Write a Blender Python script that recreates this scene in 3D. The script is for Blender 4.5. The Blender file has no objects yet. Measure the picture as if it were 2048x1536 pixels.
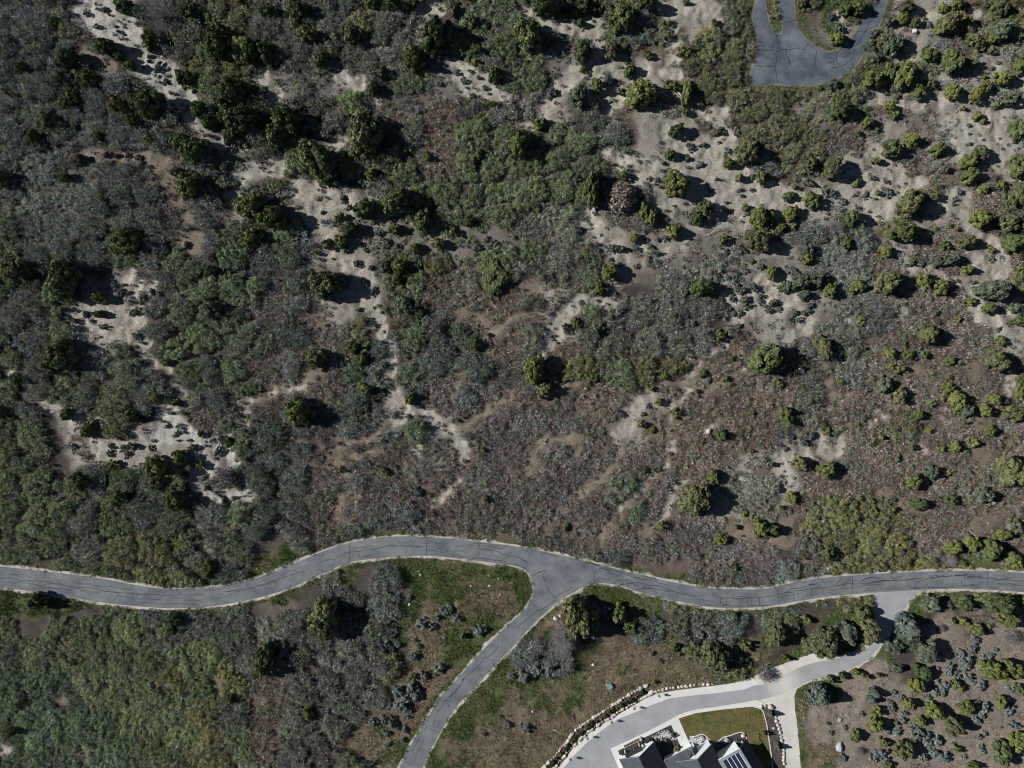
import bpy, bmesh, math, random
import numpy as np
from mathutils import Vector, Matrix
from mathutils.geometry import tessellate_polygon

random.seed(7)
rng = np.random.default_rng(7)
SC = bpy.context.scene
COL = SC.collection
M_PX = 0.125                      # metres per pixel of the 2048-wide survey frame
HCAM = 128.0 / math.tan(math.radians(33.0))

def W(px, py):
    return ((px - 1024.0) * M_PX, (768.0 - py) * M_PX)

# ---------------------------------------------------------------- survey data
# shrub and tree crowns per 512-pixel tile: x, y, half width, half height, kind
# kinds: d dark green, g green, y yellow green, o olive, b blue green, s spruce-like blue,
#        a sagebrush, p bare grey tree, r dead russet tree, w bare grey bush
TREES = {
(0,0): """740,30,55,60,d;895,235,55,70,g;625,265,52,62,d;715,340,35,38,g;780,385,38,36,d;385,350,65,75,d;360,460,42,55,d;440,570,58,48,d
700,630,62,62,o;875,620,90,105,d;790,720,50,42,d;1095,460,55,55,g;1280,190,60,55,g;1290,270,75,75,d;1500,280,55,90,d;1380,560,95,95,d;1430,720,95,110,d
1380,830,45,45,o;1190,650,52,55,g;1250,730,48,46,d;1075,850,65,65,g;1170,900,95,85,g;915,840,36,36,g;590,820,25,34,g;290,730,62,60,g;200,820,42,55,d
400,620,48,52,d;475,955,36,40,o;380,1060,38,42,d;1140,1110,88,95,g;1500,1235,80,95,y;1500,1420,55,58,y;745,1440,92,90,g;330,140,38,38,d;1130,60,62,55,g
970,90,135,130,p;130,400,40,40,d;60,560,30,34,d;1050,1035,34,28,g;20,1075,45,60,d;520,470,70,50,d;785,510,26,20,a;755,582,16,12,a;690,155,14,12,a;705,185,12,10,a;
575,155,18,20,a;825,140,22,16,a;985,485,24,20,a;860,495,18,8,a;1020,555,18,12,a;885,335,16,14,a;885,362,16,12,a;940,400,45,26,a;620,55,26,26,a;740,205,16,10,a;510,75,22,22,a
640,930,30,14,a;700,935,24,12,a;765,935,22,14,a;830,945,24,16,a;850,985,22,14,a;1120,1470,30,14,a;1420,1100,14,12,a""",
(1,0): """240,50,72,58,d;700,15,46,40,g;820,20,62,36,d;940,15,36,28,g;305,200,55,60,o;395,345,36,56,g;570,195,52,68,o;1080,190,85,120,d;940,345,68,76,y;750,430,34,34,o
700,530,32,46,d;610,553,14,16,y;175,720,90,105,d;110,815,62,70,g;650,810,105,135,o;340,970,108,130,g;690,1050,34,44,y;835,1210,75,85,g;650,1245,64,62,g;560,1375,42,40,g
510,1440,42,42,y;500,1300,26,26,y;1000,1320,55,76,g;1175,1390,22,32,y;1100,1460,32,30,g;825,1375,32,36,y;955,1490,30,28,y;95,1310,75,85,y;430,1460,28,28,g;1280,1325,34,38,o
1030,940,22,30,y;1335,920,28,36,g;1410,620,18,42,y;1430,445,38,48,d;1310,370,20,34,y;1185,55,28,44,o;1300,130,32,44,g;1335,300,32,32,g;265,640,24,34,o
60,60,40,50,d;40,300,60,70,d;250,130,32,36,g;630,1090,38,24,a;520,1190,30,22,a;555,1245,22,18,a;400,1275,18,14,a;470,1345,22,20,a;1205,430,24,18,a;1250,480,26,20,a;1300,570,26,20,a
1290,425,20,12,a;1335,460,20,14,a;1370,520,20,14,a;1105,505,18,16,a;780,1450,30,24,a;840,1480,24,20,a;700,1330,26,20,a;740,1400,26,22,a;620,1360,24,20,o;880,1300,30,22,a;1320,1480,34,24,a;1430,1460,30,26,a;1380,1440,26,18,a;660,1500,24,18,a;370,1520,16,12,y;540,1500,18,12,o""",
(2,0): """95,195,92,96,y;670,105,80,100,g;230,30,100,46,d;440,20,56,46,d;335,80,22,40,g;410,125,22,32,d;535,50,16,32,y;820,20,62,44,d;1050,10,20,18,g;430,300,48,76,g;605,295,36,48,o
715,415,32,46,g;425,410,16,22,y;510,510,34,46,y;395,570,66,68,b;580,475,28,26,b;660,540,22,18,d;770,560,82,92,y;1045,560,32,72,y;965,520,30,28,y;1040,665,18,28,y;815,325,26,26,y
1020,305,28,32,y;1125,285,22,24,g;1210,135,17,32,o;165,740,38,40,y;990,780,38,46,g;1240,780,20,28,o;40,860,62,92,y;1305,970,32,34,y;950,920,28,32,g;1130,985,26,24,a;995,1095,78,84,y
670,1055,26,28,y;650,1180,105,110,r;790,1265,32,46,y;835,1310,32,46,y;1165,1255,52,54,g;1110,1310,38,44,g;735,1425,28,32,y;970,1385,36,46,y;1400,1240,26,28,g;1490,1300,58,62,y
1475,1440,64,78,o;1265,1435,28,24,y;410,1380,24,26,a;1410,910,76,76,o;485,1130,42,120,g;500,1180,30,60,y;1350,795,26,24,a;1295,898,22,18,a;1060,865,14,12,y;1075,885,22,18,a;1155,865,14,10,y;1245,850,12,10,a
1050,945,22,22,a;905,1020,18,12,a;965,1025,16,12,a;825,1070,18,14,a;865,1080,16,14,a;615,985,14,10,a;905,975,18,16,a;1060,1000,14,10,a;1170,1098,12,10,a;1230,1072,14,10,a;1195,1135,18,14,a;1375,1135,16,12,a;1445,1135,18,12,a;1385,1170,16,12,a
1295,1210,14,10,a;1320,1255,14,10,a;1100,1220,14,12,a;930,1265,14,10,a;975,1235,14,10,a;890,1120,12,10,a;1415,1280,22,14,a;1060,1290,26,20,a;740,1500,22,16,a;870,1520,26,16,a;915,1430,22,18,a;870,1440,20,14,a
510,1465,18,14,a;600,1490,34,30,a;510,1505,16,12,a;650,1490,30,24,b;1290,1510,26,16,a;1385,1500,24,20,a;830,1480,26,18,a;500,1280,18,14,a;1370,1060,30,28,o;1445,1055,20,14,a;1500,1060,32,44,o;235,550,34,36,a;1130,870,16,10,a;160,1250,20,18,y;880,1090,10,8,a;860,1105,12,8,a""",
(3,0): """1390,40,68,58,g;1090,130,68,82,o;1200,130,32,42,y;1055,40,36,26,y;1140,12,46,36,y;815,105,36,42,y;890,130,32,36,g;840,30,54,36,o;460,55,42,46,g;545,45,50,46,y;210,10,38,28,d;620,262,25,28,g
755,270,50,74,b;420,230,42,42,y;970,330,45,52,y;1110,370,60,86,g;1225,385,33,42,g;1245,250,48,52,o;1400,170,82,70,b;1360,230,45,40,y;635,470,57,62,y;735,420,42,56,g;815,450,60,84,y;905,545,42,48,y;975,500,24,28,o
1110,545,46,50,y;1240,570,50,40,y;1300,520,42,38,y;1410,470,55,56,y;1515,390,46,58,g;430,650,68,70,g;735,640,34,33,y;765,690,23,28,y;768,600,12,12,y;600,735,33,42,y;652,778,17,19,y;540,800,23,23,y
870,840,48,48,y;745,895,62,58,g;655,960,27,28,y;1020,890,40,44,y;1285,915,48,48,o;1200,970,62,50,y;1215,1050,48,52,y;1060,1015,28,28,b;1175,645,18,21,y;1270,690,28,28,y;1298,725,19,23,y;1385,625,19,28,y
1515,765,46,78,g;1505,1000,50,72,y;1505,1150,46,84,o;545,1090,28,27,y;665,1150,18,23,y;135,1175,29,36,g;155,1120,17,19,y;265,1190,47,55,y;150,1275,50,42,y;500,1310,56,52,g;865,1220,88,84,o;820,1390,98,64,y
1000,1180,27,24,y;1395,1110,33,27,y;1300,1130,33,33,y;1280,1310,66,62,y;1200,1450,44,48,o;1450,1340,64,56,o;1480,1450,72,64,g;235,1500,46,38,b;470,1455,33,33,g;715,1500,42,38,y;1060,1475,27,27,g;1350,1490,28,18,y
85,1360,33,28,y;150,1360,22,22,y;10,1300,30,50,y;780,565,22,22,b;260,980,44,42,o;390,1000,66,66,o;640,340,40,44,b;390,505,44,30,b;430,175,26,34,b;380,100,22,30,a;400,25,12,10,a;620,1060,22,18,a;708,1080,20,14,a;725,1150,36,24,a;590,1170,22,16,a;525,1168,12,10,a
540,1240,18,14,a;455,1205,26,22,a;390,1160,26,24,a;345,1140,32,22,a;230,1085,56,20,a;650,1190,12,8,a;1150,1150,16,22,a;1125,1195,18,20,a;1120,1225,16,14,a;1090,1355,16,10,y;1130,1375,16,14,y;1210,750,14,14,a;1215,860,12,12,a;1295,835,8,8,a;1210,800,8,8,a;1005,1370,14,14,y;1400,825,8,8,a
615,1265,10,8,a;950,100,20,14,a;960,145,30,16,a;940,430,20,14,a;1340,410,18,14,a;1380,380,20,14,a;680,1330,12,10,a;1350,1060,40,40,w;1300,460,12,14,y;1040,1030,14,12,a;1125,1310,10,8,a;730,130,24,36,b;640,195,24,28,b;610,290,26,40,b;1460,590,60,40,b;1345,320,30,16,a""",
(0,1): """85,90,82,98,o;375,140,92,125,g;590,250,54,36,g;180,415,33,22,g;590,350,42,26,g;1265,85,46,36,d;1265,320,56,70,b;340,610,112,110,o;110,730,54,36,g;990,640,23,28,y;935,850,38,33,y;1030,875,30,28,y
790,950,42,42,y;390,955,33,42,y;520,1045,42,55,y;1375,1130,28,30,y;1200,1070,18,23,y;1155,1150,23,18,y;1075,1210,38,55,y;1195,1255,23,23,y;940,1280,76,76,o;950,1360,60,60,o;670,1255,32,28,y;470,1350,60,56,d;710,1440,50,46,g
1050,1470,66,66,g;1350,1320,92,80,w;505,350,28,18,a;545,390,20,16,a;615,425,26,20,a;810,335,36,26,a;725,220,33,23,a;850,255,38,28,a;905,212,28,16,a;810,477,28,20,a;735,172,14,10,a;1035,945,23,12,a;1095,940,14,14,a;1135,985,18,12,a;1000,1020,20,14,a
1060,1060,18,12,a;1045,1080,16,12,a;1105,1060,14,12,a;1070,1108,14,8,a;1130,1108,18,9,a;915,1112,18,12,a;900,1155,24,12,a;655,1145,24,14,a;725,1155,26,18,a;650,1190,28,18,a;755,1190,28,16,a;1325,1100,28,18,a;1300,1175,38,14,a;1220,1330,24,14,a;1235,1388,24,12,a;1320,1445,14,10,a
1400,1455,26,14,a;780,1140,30,22,o;460,330,14,10,a;445,390,26,16,a;15,935,28,50,d;430,1145,26,20,a;1340,1470,30,16,a;1290,1420,14,12,a;960,240,30,12,a""",
(1,1): """415,165,90,90,o;860,60,42,42,y;845,130,32,38,y;355,610,60,64,o;575,550,33,36,y;660,800,36,38,y;255,940,80,84,y;895,300,46,54,b;505,1283,14,14,y;540,1287,11,11,g;775,1295,18,26,y;1360,1165,17,20,y;1375,1460,24,26,y;1030,1030,14,16,y
930,850,36,28,y;500,882,12,12,y;1445,110,84,112,k;1318,530,36,28,y;640,625,34,30,y;80,105,16,14,y;1280,450,18,18,a;965,895,24,20,a;910,965,22,16,a;830,962,18,14,a;845,942,18,10,a;1210,985,18,12,a;1245,967,18,12,a;1290,1135,18,12,a;600,45,22,20,a;690,70,20,18,a;740,300,16,12,a;770,70,36,32,b
700,210,30,12,a;615,320,18,14,a;645,155,34,20,a;1255,1230,18,16,a;1240,1270,16,14,a;1265,970,120,10,0;1080,430,60,90,w;500,690,14,12,y;700,860,14,14,y;1390,470,12,14,y;960,1420,40,30,a;1265,1080,60,40,w""",
(2,1): """580,100,40,52,y;520,190,29,40,y;1140,190,53,62,g;1045,215,17,18,y;380,395,24,30,y;320,425,19,20,o;1250,475,26,30,y;135,680,61,74,y;195,802,42,42,o;490,730,27,29,y;915,722,19,21,y;1140,705,21,24,y;1280,735,18,18,y;1305,770,12,12,y;835,797,16,16,y
880,873,19,22,y;990,945,24,27,y;775,1005,18,20,y;845,1042,17,17,y;1260,1075,30,35,g;1435,940,17,16,y;1435,1170,13,13,y;1135,1128,14,8,y;1110,810,12,12,g;800,1285,19,19,g;885,1285,9,9,y;968,1365,13,8,y;1205,1325,34,40,y;1110,1460,92,96,o;150,522,8,10,y;1000,385,34,30,a;1085,412,22,16,a
1045,360,22,18,a;590,30,20,12,a;530,52,24,14,a;640,50,20,12,a;745,60,18,12,a;820,20,22,14,a;415,278,16,14,a;1350,425,24,22,a;1330,345,20,16,a;1260,295,26,22,a;1300,315,20,18,a;1370,345,22,20,a;1450,185,34,24,a;1380,205,34,24,a;1490,240,18,18,a;1390,265,30,26,a;1410,300,26,26,a;1320,255,24,20,a
1490,275,16,20,a;1350,190,30,22,a;1300,130,20,16,a;1240,120,18,16,a;1340,130,30,22,a;1270,548,12,12,a;500,440,36,28,b;815,905,18,16,a;785,950,16,14,a;850,978,14,12,a;655,955,18,18,a;950,1185,14,12,a;1180,740,20,20,a;1320,610,24,16,y;1440,30,20,18,a;1490,60,22,18,a;1400,90,22,18,a
325,460,18,12,a;265,480,10,8,a;250,505,10,8,a;270,520,12,8,a;1190,1085,20,14,a;1270,370,12,8,a;1520,300,16,14,a;650,935,14,12,a""",
(3,1): """20,105,27,42,y;238,12,38,33,y;375,210,38,48,y;548,180,38,40,y;500,205,22,22,y;725,160,70,86,o;940,145,42,56,y;1035,190,48,48,y;1020,32,33,33,b;1098,22,52,38,b;1210,78,40,30,y;1360,200,100,72,b;1510,75,34,24,y;1325,310,43,33,g;1225,272,28,27,y
1492,310,44,33,b;1510,385,38,33,g;560,390,30,28,y;75,192,19,17,g;28,282,24,19,g;960,472,62,64,o;335,550,48,76,o;3,612,88,108,g;730,583,39,36,y;838,588,33,30,y;930,588,32,28,y;810,530,19,17,y;570,558,17,17,y;1090,632,35,31,y;785,680,31,27,y;737,660,20,18,y
985,705,17,17,y;1075,725,21,17,y;1405,507,37,31,y;1375,632,83,68,o;695,770,48,51,b;790,842,40,52,o;1075,790,37,31,y;1130,858,58,48,y;1178,915,46,48,b;1042,858,15,17,y;1122,932,24,24,y;975,885,29,24,y;1355,855,46,38,y;1300,920,36,41,y;1480,945,70,48,o;1522,815,28,64,y
1522,735,22,28,g;115,958,40,56,y;900,955,35,35,y;810,942,12,11,y;880,1020,19,17,y;965,1048,27,19,y;1330,1042,36,35,y;65,770,19,24,y;435,757,21,21,y;360,1052,26,19,y;540,1005,15,13,y;1240,1117,31,28,y;1125,1142,38,33,y;1040,1158,24,27,y;870,1145,27,23,o;1175,1000,23,15,y
205,1250,43,43,o;30,1250,19,19,g;360,1290,48,53,y;312,1275,18,22,y;150,1245,12,12,g;880,1352,50,50,y;980,1295,46,38,b;1080,1300,17,20,y;1470,1300,88,112,o;1285,1432,54,54,b;155,1457,37,37,y;555,1457,18,15,y;620,1470,29,21,y;650,1530,35,18,y;745,1525,28,23,y
1100,1465,43,38,g;910,1490,56,36,g;1140,377,24,17,y;1000,345,22,17,b;1230,525,15,12,y;400,945,11,10,y;1255,1490,10,8,y;20,1250,10,8,g;1350,15,26,20,a;1240,155,26,12,a;1150,150,16,14,a;1100,155,22,16,a;870,35,22,20,g;930,50,20,12,a;620,125,26,22,a;150,90,30,24,a;200,150,60,46,b;280,140,60,40,b;340,130,34,30,b
120,180,30,40,b;220,235,36,28,b;250,295,26,20,a;240,330,22,18,a;165,340,24,18,a;215,340,20,18,a;130,380,18,12,a;185,385,20,20,a;5,325,20,20,a;70,320,22,20,a;485,285,28,22,a;860,335,22,22,a;850,205,24,20,a;1385,440,20,12,a;110,1155,20,17,a;145,1085,22,20,a;220,1120,34,24,a;265,1075,26,22,a
85,1325,10,9,a;85,1510,26,14,y;1115,1385,18,15,y;780,1215,24,20,b;680,1090,20,18,y;760,1465,12,16,a;1315,1330,18,20,a;590,800,24,24,a;215,1500,14,12,a;60,1400,24,22,a;900,300,22,14,a;790,1065,18,12,a""",
(0,2): """1250,340,42,55,y;1045,650,44,42,g;1040,705,30,28,d;1375,1112,26,40,g;225,540,66,50,d;70,1320,46,30,d;440,905,20,22,d;1510,40,18,22,y""",
(1,2): """405,640,98,118,o;42,890,68,105,g;310,1215,36,44,y;920,515,24,20,a;825,625,30,34,a;800,650,24,20,a;1130,595,38,28,a;1085,632,26,22,a;1165,580,24,24,a;1200,640,34,26,a;990,680,36,44,a;1050,690,29,27,a;1345,710,42,36,a;820,740,28,20,a;745,775,32,24,a;785,795,26,26,a;852,795,24,24,a;815,822,24,20,a
945,865,28,36,a;970,805,20,20,a;1090,940,31,44,a;1000,980,29,27,a;850,1080,44,42,a;930,1060,50,40,a;960,1100,42,40,a;880,1130,44,44,a;850,1170,36,34,a;900,1180,34,30,a;800,1160,23,22,a;705,1262,29,31,a;770,1245,24,28,a;810,1262,32,36,a;890,1305,24,20,a;848,1300,14,16,a;785,1332,28,20,a
785,1402,22,18,a;880,1372,24,18,a;680,1522,29,18,a;912,1235,18,14,a;960,770,14,14,a;1240,745,24,20,b;1510,1280,28,26,a;1370,1335,14,14,a;945,990,20,18,y;740,930,90,100,w;1525,985,20,20,a;1465,1228,10,10,a""",
(2,2): """410,650,92,135,o;640,615,46,56,y;715,695,46,40,g;310,770,100,145,p;975,820,32,28,g;1040,815,12,11,y;1230,870,76,100,o;1397,800,29,29,y;1255,170,34,32,y;900,85,27,28,y;1348,92,15,18,y;1500,100,44,54,y;1455,45,24,14,y;1340,340,24,22,y;320,95,20,18,g;1395,12,18,18,y
1245,325,12,10,y;1335,630,36,28,b;70,980,38,48,a;130,940,42,42,a;215,950,52,56,a;155,862,20,18,a;1130,740,29,27,a;835,850,18,14,a;75,1300,29,34,a;255,905,40,30,a;5,985,18,22,a;370,940,14,10,y;1525,980,60,66,w;1010,850,20,18,g;850,1020,14,14,y;890,895,14,14,a;150,945,40,50,a;20,880,14,12,a""",
(3,2): """350,235,50,46,o;28,108,38,46,g;1115,215,64,40,y;1100,290,58,52,p;1220,190,56,46,y;1330,225,70,66,y;1280,250,44,44,b;1420,138,56,38,y;1490,95,48,48,b;1478,285,53,53,y;50,738,56,76,o;335,790,88,92,o;470,730,70,76,b;565,605,50,48,g;610,705,72,80,o;860,710,90,92,s;755,810,52,56,b;960,840,72,70,b
1190,550,56,48,g;1390,560,96,66,g;1450,645,74,50,y;1265,710,41,39,y;1175,657,29,33,y;1105,657,28,21,b;1470,755,72,66,w;1355,960,68,82,y;1470,945,60,72,y;950,970,46,48,g;885,1040,50,48,y;890,922,29,19,g;320,1120,78,78,s;375,1005,27,24,g;450,985,24,24,g;530,962,29,24,y;580,985,34,21,y
665,975,19,15,g;775,940,42,28,b;640,1085,36,36,s;620,1125,32,34,s;840,1147,34,37,y;650,1195,33,29,y;645,1280,47,54,y;1000,1200,58,54,y;1115,1285,62,72,o;910,1252,32,34,y;1120,1035,28,28,y;1150,1055,26,24,y;1185,1165,40,46,y;1210,1200,24,24,y;1135,1158,19,19,y;1395,1142,34,47,y;1512,1070,34,44,y
525,1350,34,37,y;765,1262,17,17,y;700,1382,29,29,y;805,1440,56,66,o;1140,1427,27,21,y;875,1372,21,19,y;1495,1380,58,68,y;1410,1450,56,76,g;555,1437,37,36,w;1240,1528,48,24,y;722,1524,29,19,y;230,645,26,26,y;980,555,56,60,b;1080,570,44,40,w;1180,530,40,34,b;215,275,18,12,y;235,170,16,16,y
380,90,8,8,y;290,330,24,16,a;265,345,18,22,a;1330,685,18,16,y;450,1480,20,28,a;110,880,30,20,y;1040,700,34,34,w;640,20,30,18,y;740,10,26,16,y;880,1090,60,10,0
680,1450,40,36,a;640,1480,30,28,a;700,1490,34,28,a;740,1170,26,24,a;790,1115,24,18,a;730,1150,22,22,a;1090,940,24,36,a;1080,965,26,22,a;1180,905,44,44,a;1195,930,34,28,a;1230,830,30,36,a;1160,850,30,26,a;1250,770,36,24,a;1140,985,30,24,a;1200,990,34,28,a;1270,1040,34,40,a;1060,1040,32,36,a
1045,1080,30,26,a;1000,1080,34,28,a;960,1115,22,22,a;1010,1010,22,16,a;1230,1160,30,32,a;1290,1170,36,40,a;1250,1250,34,24,a;1270,1215,30,24,a;850,1300,24,20,a;905,1310,28,22,a;890,1345,40,32,a;940,1350,44,36,a;960,1390,36,30,a;1020,1380,34,42,a;1010,1450,34,30,a;1060,1480,44,36,a;930,1480,34,30,a
770,1320,40,20,a;720,1320,24,20,a;800,1250,24,24,a;815,1205,18,16,a;1265,1350,22,24,a;1300,1330,18,18,a;1110,1400,18,18,a;1180,1475,18,16,a;1280,1420,28,24,a;1290,1450,24,16,a;1460,1070,34,40,a;1450,1200,40,22,a;1480,1280,34,24,a;1340,870,30,24,a;1300,880,24,24,a;1260,940,20,22,a;1300,950,18,18,a
560,1210,16,18,a;360,1270,14,14,a;375,1325,18,18,a;455,1295,18,14,a;1020,940,16,14,a;750,1080,20,18,a;980,1150,18,14,a;870,1270,16,14,a;690,1530,20,12,a;1400,1290,8,8,a;1215,620,12,12,a;1340,680,16,14,a;1370,830,20,16,a"""}

# main brush / ground cover, one letter per 64-pixel cell (24 rows of 32)
COVER = """LLTSTLGGLLLGLLGGGGGOOSOOOOWOSSOO
LLTTLLGGLLLGLLLGLLGOROOOOWOSSBOB
TLLLLLGGTLLLLLRLLLLBSROOOOOOORSB
LLTTLLGTTLLLRRRLBSRRSSOOOOORRSSS
LTLLLLLTTLLRRRRGGGLLSSOOOORSRSSS
LBBLRRLTLLLLGGGGGGLRSSSROOSSRRSR
BBBLLRLLGLSSGGGGGGGRRSSSSSSSOSRO
TLLLLRLGLLSBGBGGGBBSRSLOLLLOSRRO
TTTLRLGGLRLSLOBGOGGSBLLBSBBRSRSR
LLLSRLGGRRSOORRRRSLLLLBBSBBLRRSO
LLSSLGGGGRROOLRRRSLGLLLRSLLRRRRS
TLLSLLLGRRRLLLRRRROGORRLLLLRRRRR
LLLOLLRLRRRLLRRRRRRRSRRRRLRRRRRR
GLSSSLLTTRRRLSRRRRRSRRRRLRRORRRR
GGSSSSLTTRRRRSRRRRRRRRRSSRBRRRRR
GLLLTSTTTRRRRRRRRRRGRRSBBBRRRRRR
GGLLOLLLLRRLLRRRRRRRRRRRLOOOORRR
GOLOOLLLWWLWWWWWWWLRRRRRLLOOOOWR
WWWGGGWWWGLLLWDDWWWWWOOLLLOOWOOO
GGLLGLLLBLLLWDDWWDLOLLLLOOWBLERE
GGGGGGGLRLLLODWWDLDDDOODOWEWLEEE
GGGGGOGORLLLDDDWDDDDDDWWWWEEEEEE
GGGGGGOLRLLDDDWDDDDDWWWWWEEEEEEE
GGGGGOOGRLGDDWDDDDWWWWWWWDEEEEEE""".split("\n")

# bare ground: discs x, y, radius
SAND = """200,0,60;190,25,52;225,45,45;255,70,36;280,100,34;300,130,34;325,155,34;350,180,30;372,205,26;385,235,16;400,262,18;425,283,14;445,290,10
545,330,24;510,345,20;480,358,20;470,400,12;475,430,12;590,380,22;625,395,26;660,400,22;690,405,16;628,430,24;645,470,22;655,505,24;690,525,20;730,560,30;735,600,20;742,620,16;750,640,16;762,665,14;776,695,10;782,720,8;778,745,8;770,762,8
785,800,20;800,825,24;835,822,20;865,838,14;890,858,14;912,880,14;922,905,10;921,935,6;912,962,4;895,985,4;880,1000,4
910,130,10;930,145,22;960,170,26;990,190,20;940,180,20;680,155,18;720,165,20;748,205,12;700,175,14;520,155,18;548,190,14;838,55,8;835,80,7;850,20,16;875,18,10;675,285,14;690,275,8;640,310,8
1050,28,14;1090,40,18;1135,50,20;1185,58,22;1195,95,16;1190,125,22;1235,130,18;1285,132,16;1150,140,20;1122,165,22;1100,200,15;1080,225,12;1055,250,12;1200,170,24;1235,190,22;1215,215,16;1180,190,14;1265,150,12;1330,145,12
1340,12,22;1380,12,24;1420,18,22;1430,45,12;1345,60,8;1345,90,8;1347,120,10;1352,150,10;1362,180,6;1385,225,12;1420,232,15;1444,225,14;1442,255,12;1452,280,18;1462,315,22
1330,255,14;1345,290,16;1375,300,22;1410,290,22;1440,310,26;1400,335,26;1360,335,20;1320,335,16;1280,330,16;1242,325,14;1215,308,8;1270,362,18;1310,385,16;1330,410,14;1440,350,28;1480,370,26;1480,410,26;1430,390,28;1400,380,18;1480,330,14;1520,388,22;1510,360,10;1440,430,12;1385,390,14;1340,360,16;1300,350,14
1180,425,16;1192,450,16;1170,462,10;1165,440,10;1280,490,10;1320,500,12;1225,500,12;1250,515,8;1450,500,10;1490,450,10;1200,480,10;1270,470,8
1550,388,20;1580,408,18;1635,380,14;1680,385,20;1720,370,22;1760,385,26;1730,420,22;1700,412,14;1770,420,18;1800,372,20;1840,366,14;1740,322,12;1735,292,14;1750,312,10;1765,345,18;1790,350,14;1610,400,12;1545,420,12;1745,440,10
1755,200,16;1790,207,14;1830,210,12;1850,192,10;1880,200,12;1905,230,16;1930,250,26;1955,228,16;1990,238,18;2000,268,26;1960,280,26;1930,292,18;2010,300,16;1990,322,16;2012,345,12;1920,320,8;1908,278,10;2030,215,14;2040,165,15;2005,150,10;2030,360,8
1895,410,12;1915,430,14;1935,450,12;1955,470,12;1985,490,12;2000,512,16;2030,490,10;1930,395,10;1905,385,8;1850,30,14;1905,35,8;1950,30,10;1985,140,12;1955,60,8;1675,28,9;1690,60,8;1700,72,9;1706,55,8;1690,90,5;1860,150,6;1890,160,8
1820,540,8;1850,540,10;1880,555,12;1910,560,12;1940,575,10;1945,610,14;1952,638,10;2005,540,14;1962,525,14;2035,605,10;2025,630,8;1990,642,14;1995,662,14;1560,570,18;1550,610,16;1580,600,12;1600,630,14;1612,650,16;1580,670,12;1568,682,8;1622,640,12;1692,640,7;1810,620,8
1460,600,14;1470,640,14;1490,590,14;1500,622,14;1520,560,16;1525,600,14;1450,560,8;1530,630,12;1478,735,6;2020,765,12;2018,785,12;2030,745,8;1550,920,12;1575,910,14;1610,905,14;1650,895,10;1680,885,12;1640,872,10;1560,942,15;1580,960,15;1572,985,14;1557,1003,6;1660,905,8;1680,905,8
1825,870,4;1830,895,7;1845,905,9;1740,850,4;1770,835,4;1755,825,7;1165,600,12;1140,620,12;1120,645,12;1112,668,16;1098,690,12;1088,708,7;1200,603,14;1222,600,10;1320,775,5;1295,792,10;1272,810,14;1257,835,13;1247,855,12;1237,875,8;1235,895,6
1450,692,7;1425,702,7;1398,725,4;1378,745,4;1375,780,4;1345,810,4;1340,840,4;1340,880,4;1335,900,5;1326,930,4;1307,955,4;1287,975,4;1265,995,4;1240,1015,3;1352,975,8;1342,1000,10;1330,1022,10;1320,1038,7;1362,965,5;1420,855,5;1365,800,5
150,625,16;180,625,20;215,622,20;250,630,20;275,640,14;180,655,20;215,665,20;250,670,20;285,690,12;200,682,14;282,600,12;270,572,18;300,580,10;255,560,10;290,712,7;310,730,7;335,735,7;350,760,7;365,780,5;265,545,8
165,845,8;168,878,14;190,900,15;220,895,14;250,890,14;285,885,16;310,870,20;330,840,22;345,820,16;355,850,22;375,872,22;340,872,20;400,880,20;430,890,16;460,905,14;470,925,12;400,910,22;422,935,18;395,950,12;395,970,14;412,990,14;442,992,14;470,992,14;500,992,12;490,957,8;460,870,6;480,840,7;490,815,7;470,800,6;330,815,12
540,785,7;570,770,9;600,765,7;390,1050,5;405,1085,5;415,1100,4;0,1505,14;500,795,6;100,818,9;132,850,8;60,770,8;85,810,8;20,740,8;10,722,6;50,790,6;1475,960,4;1400,870,4;1800,180,9"""
PATHS = """921,905 921,935 912,962 895,985 880,1000 868,1015
1450,692 1425,702 1398,725 1378,745 1376,780 1345,810 1340,840 1340,880 1335,900 1326,930 1307,955 1287,975 1265,995 1240,1015 1215,1050 1200,1075
1135,1000 1160,985 1190,955 1215,930
1055,950 1062,920 1075,890 1100,880 1145,878
612,745 610,770 612,800
672,880 690,885 710,880 740,875 758,865 770,850
674,885 680,920 690,950 685,990 680,1040
955,640 978,658 1000,660 1024,645 1060,630
1024,785 990,815 960,836 935,850 905,860
290,712 310,730 340,738 352,762 367,782 375,810
470,800 510,795 540,785 570,770
1735,855 1755,845 1775,832
1663,819 1685,805 1709,782
1550,1000 1545,1020 1530,1045
1320,775 1350,755 1395,725
150,310 200,309 250,307 300,310
1235,880 1232,910 1225,935
770,760 778,790 782,800
1090,705 1085,720 1082,740
1480,735 1462,760 1440,775 1400,790
1135,760 1110,775 1085,785
690,900 720,915 745,905"""
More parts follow.
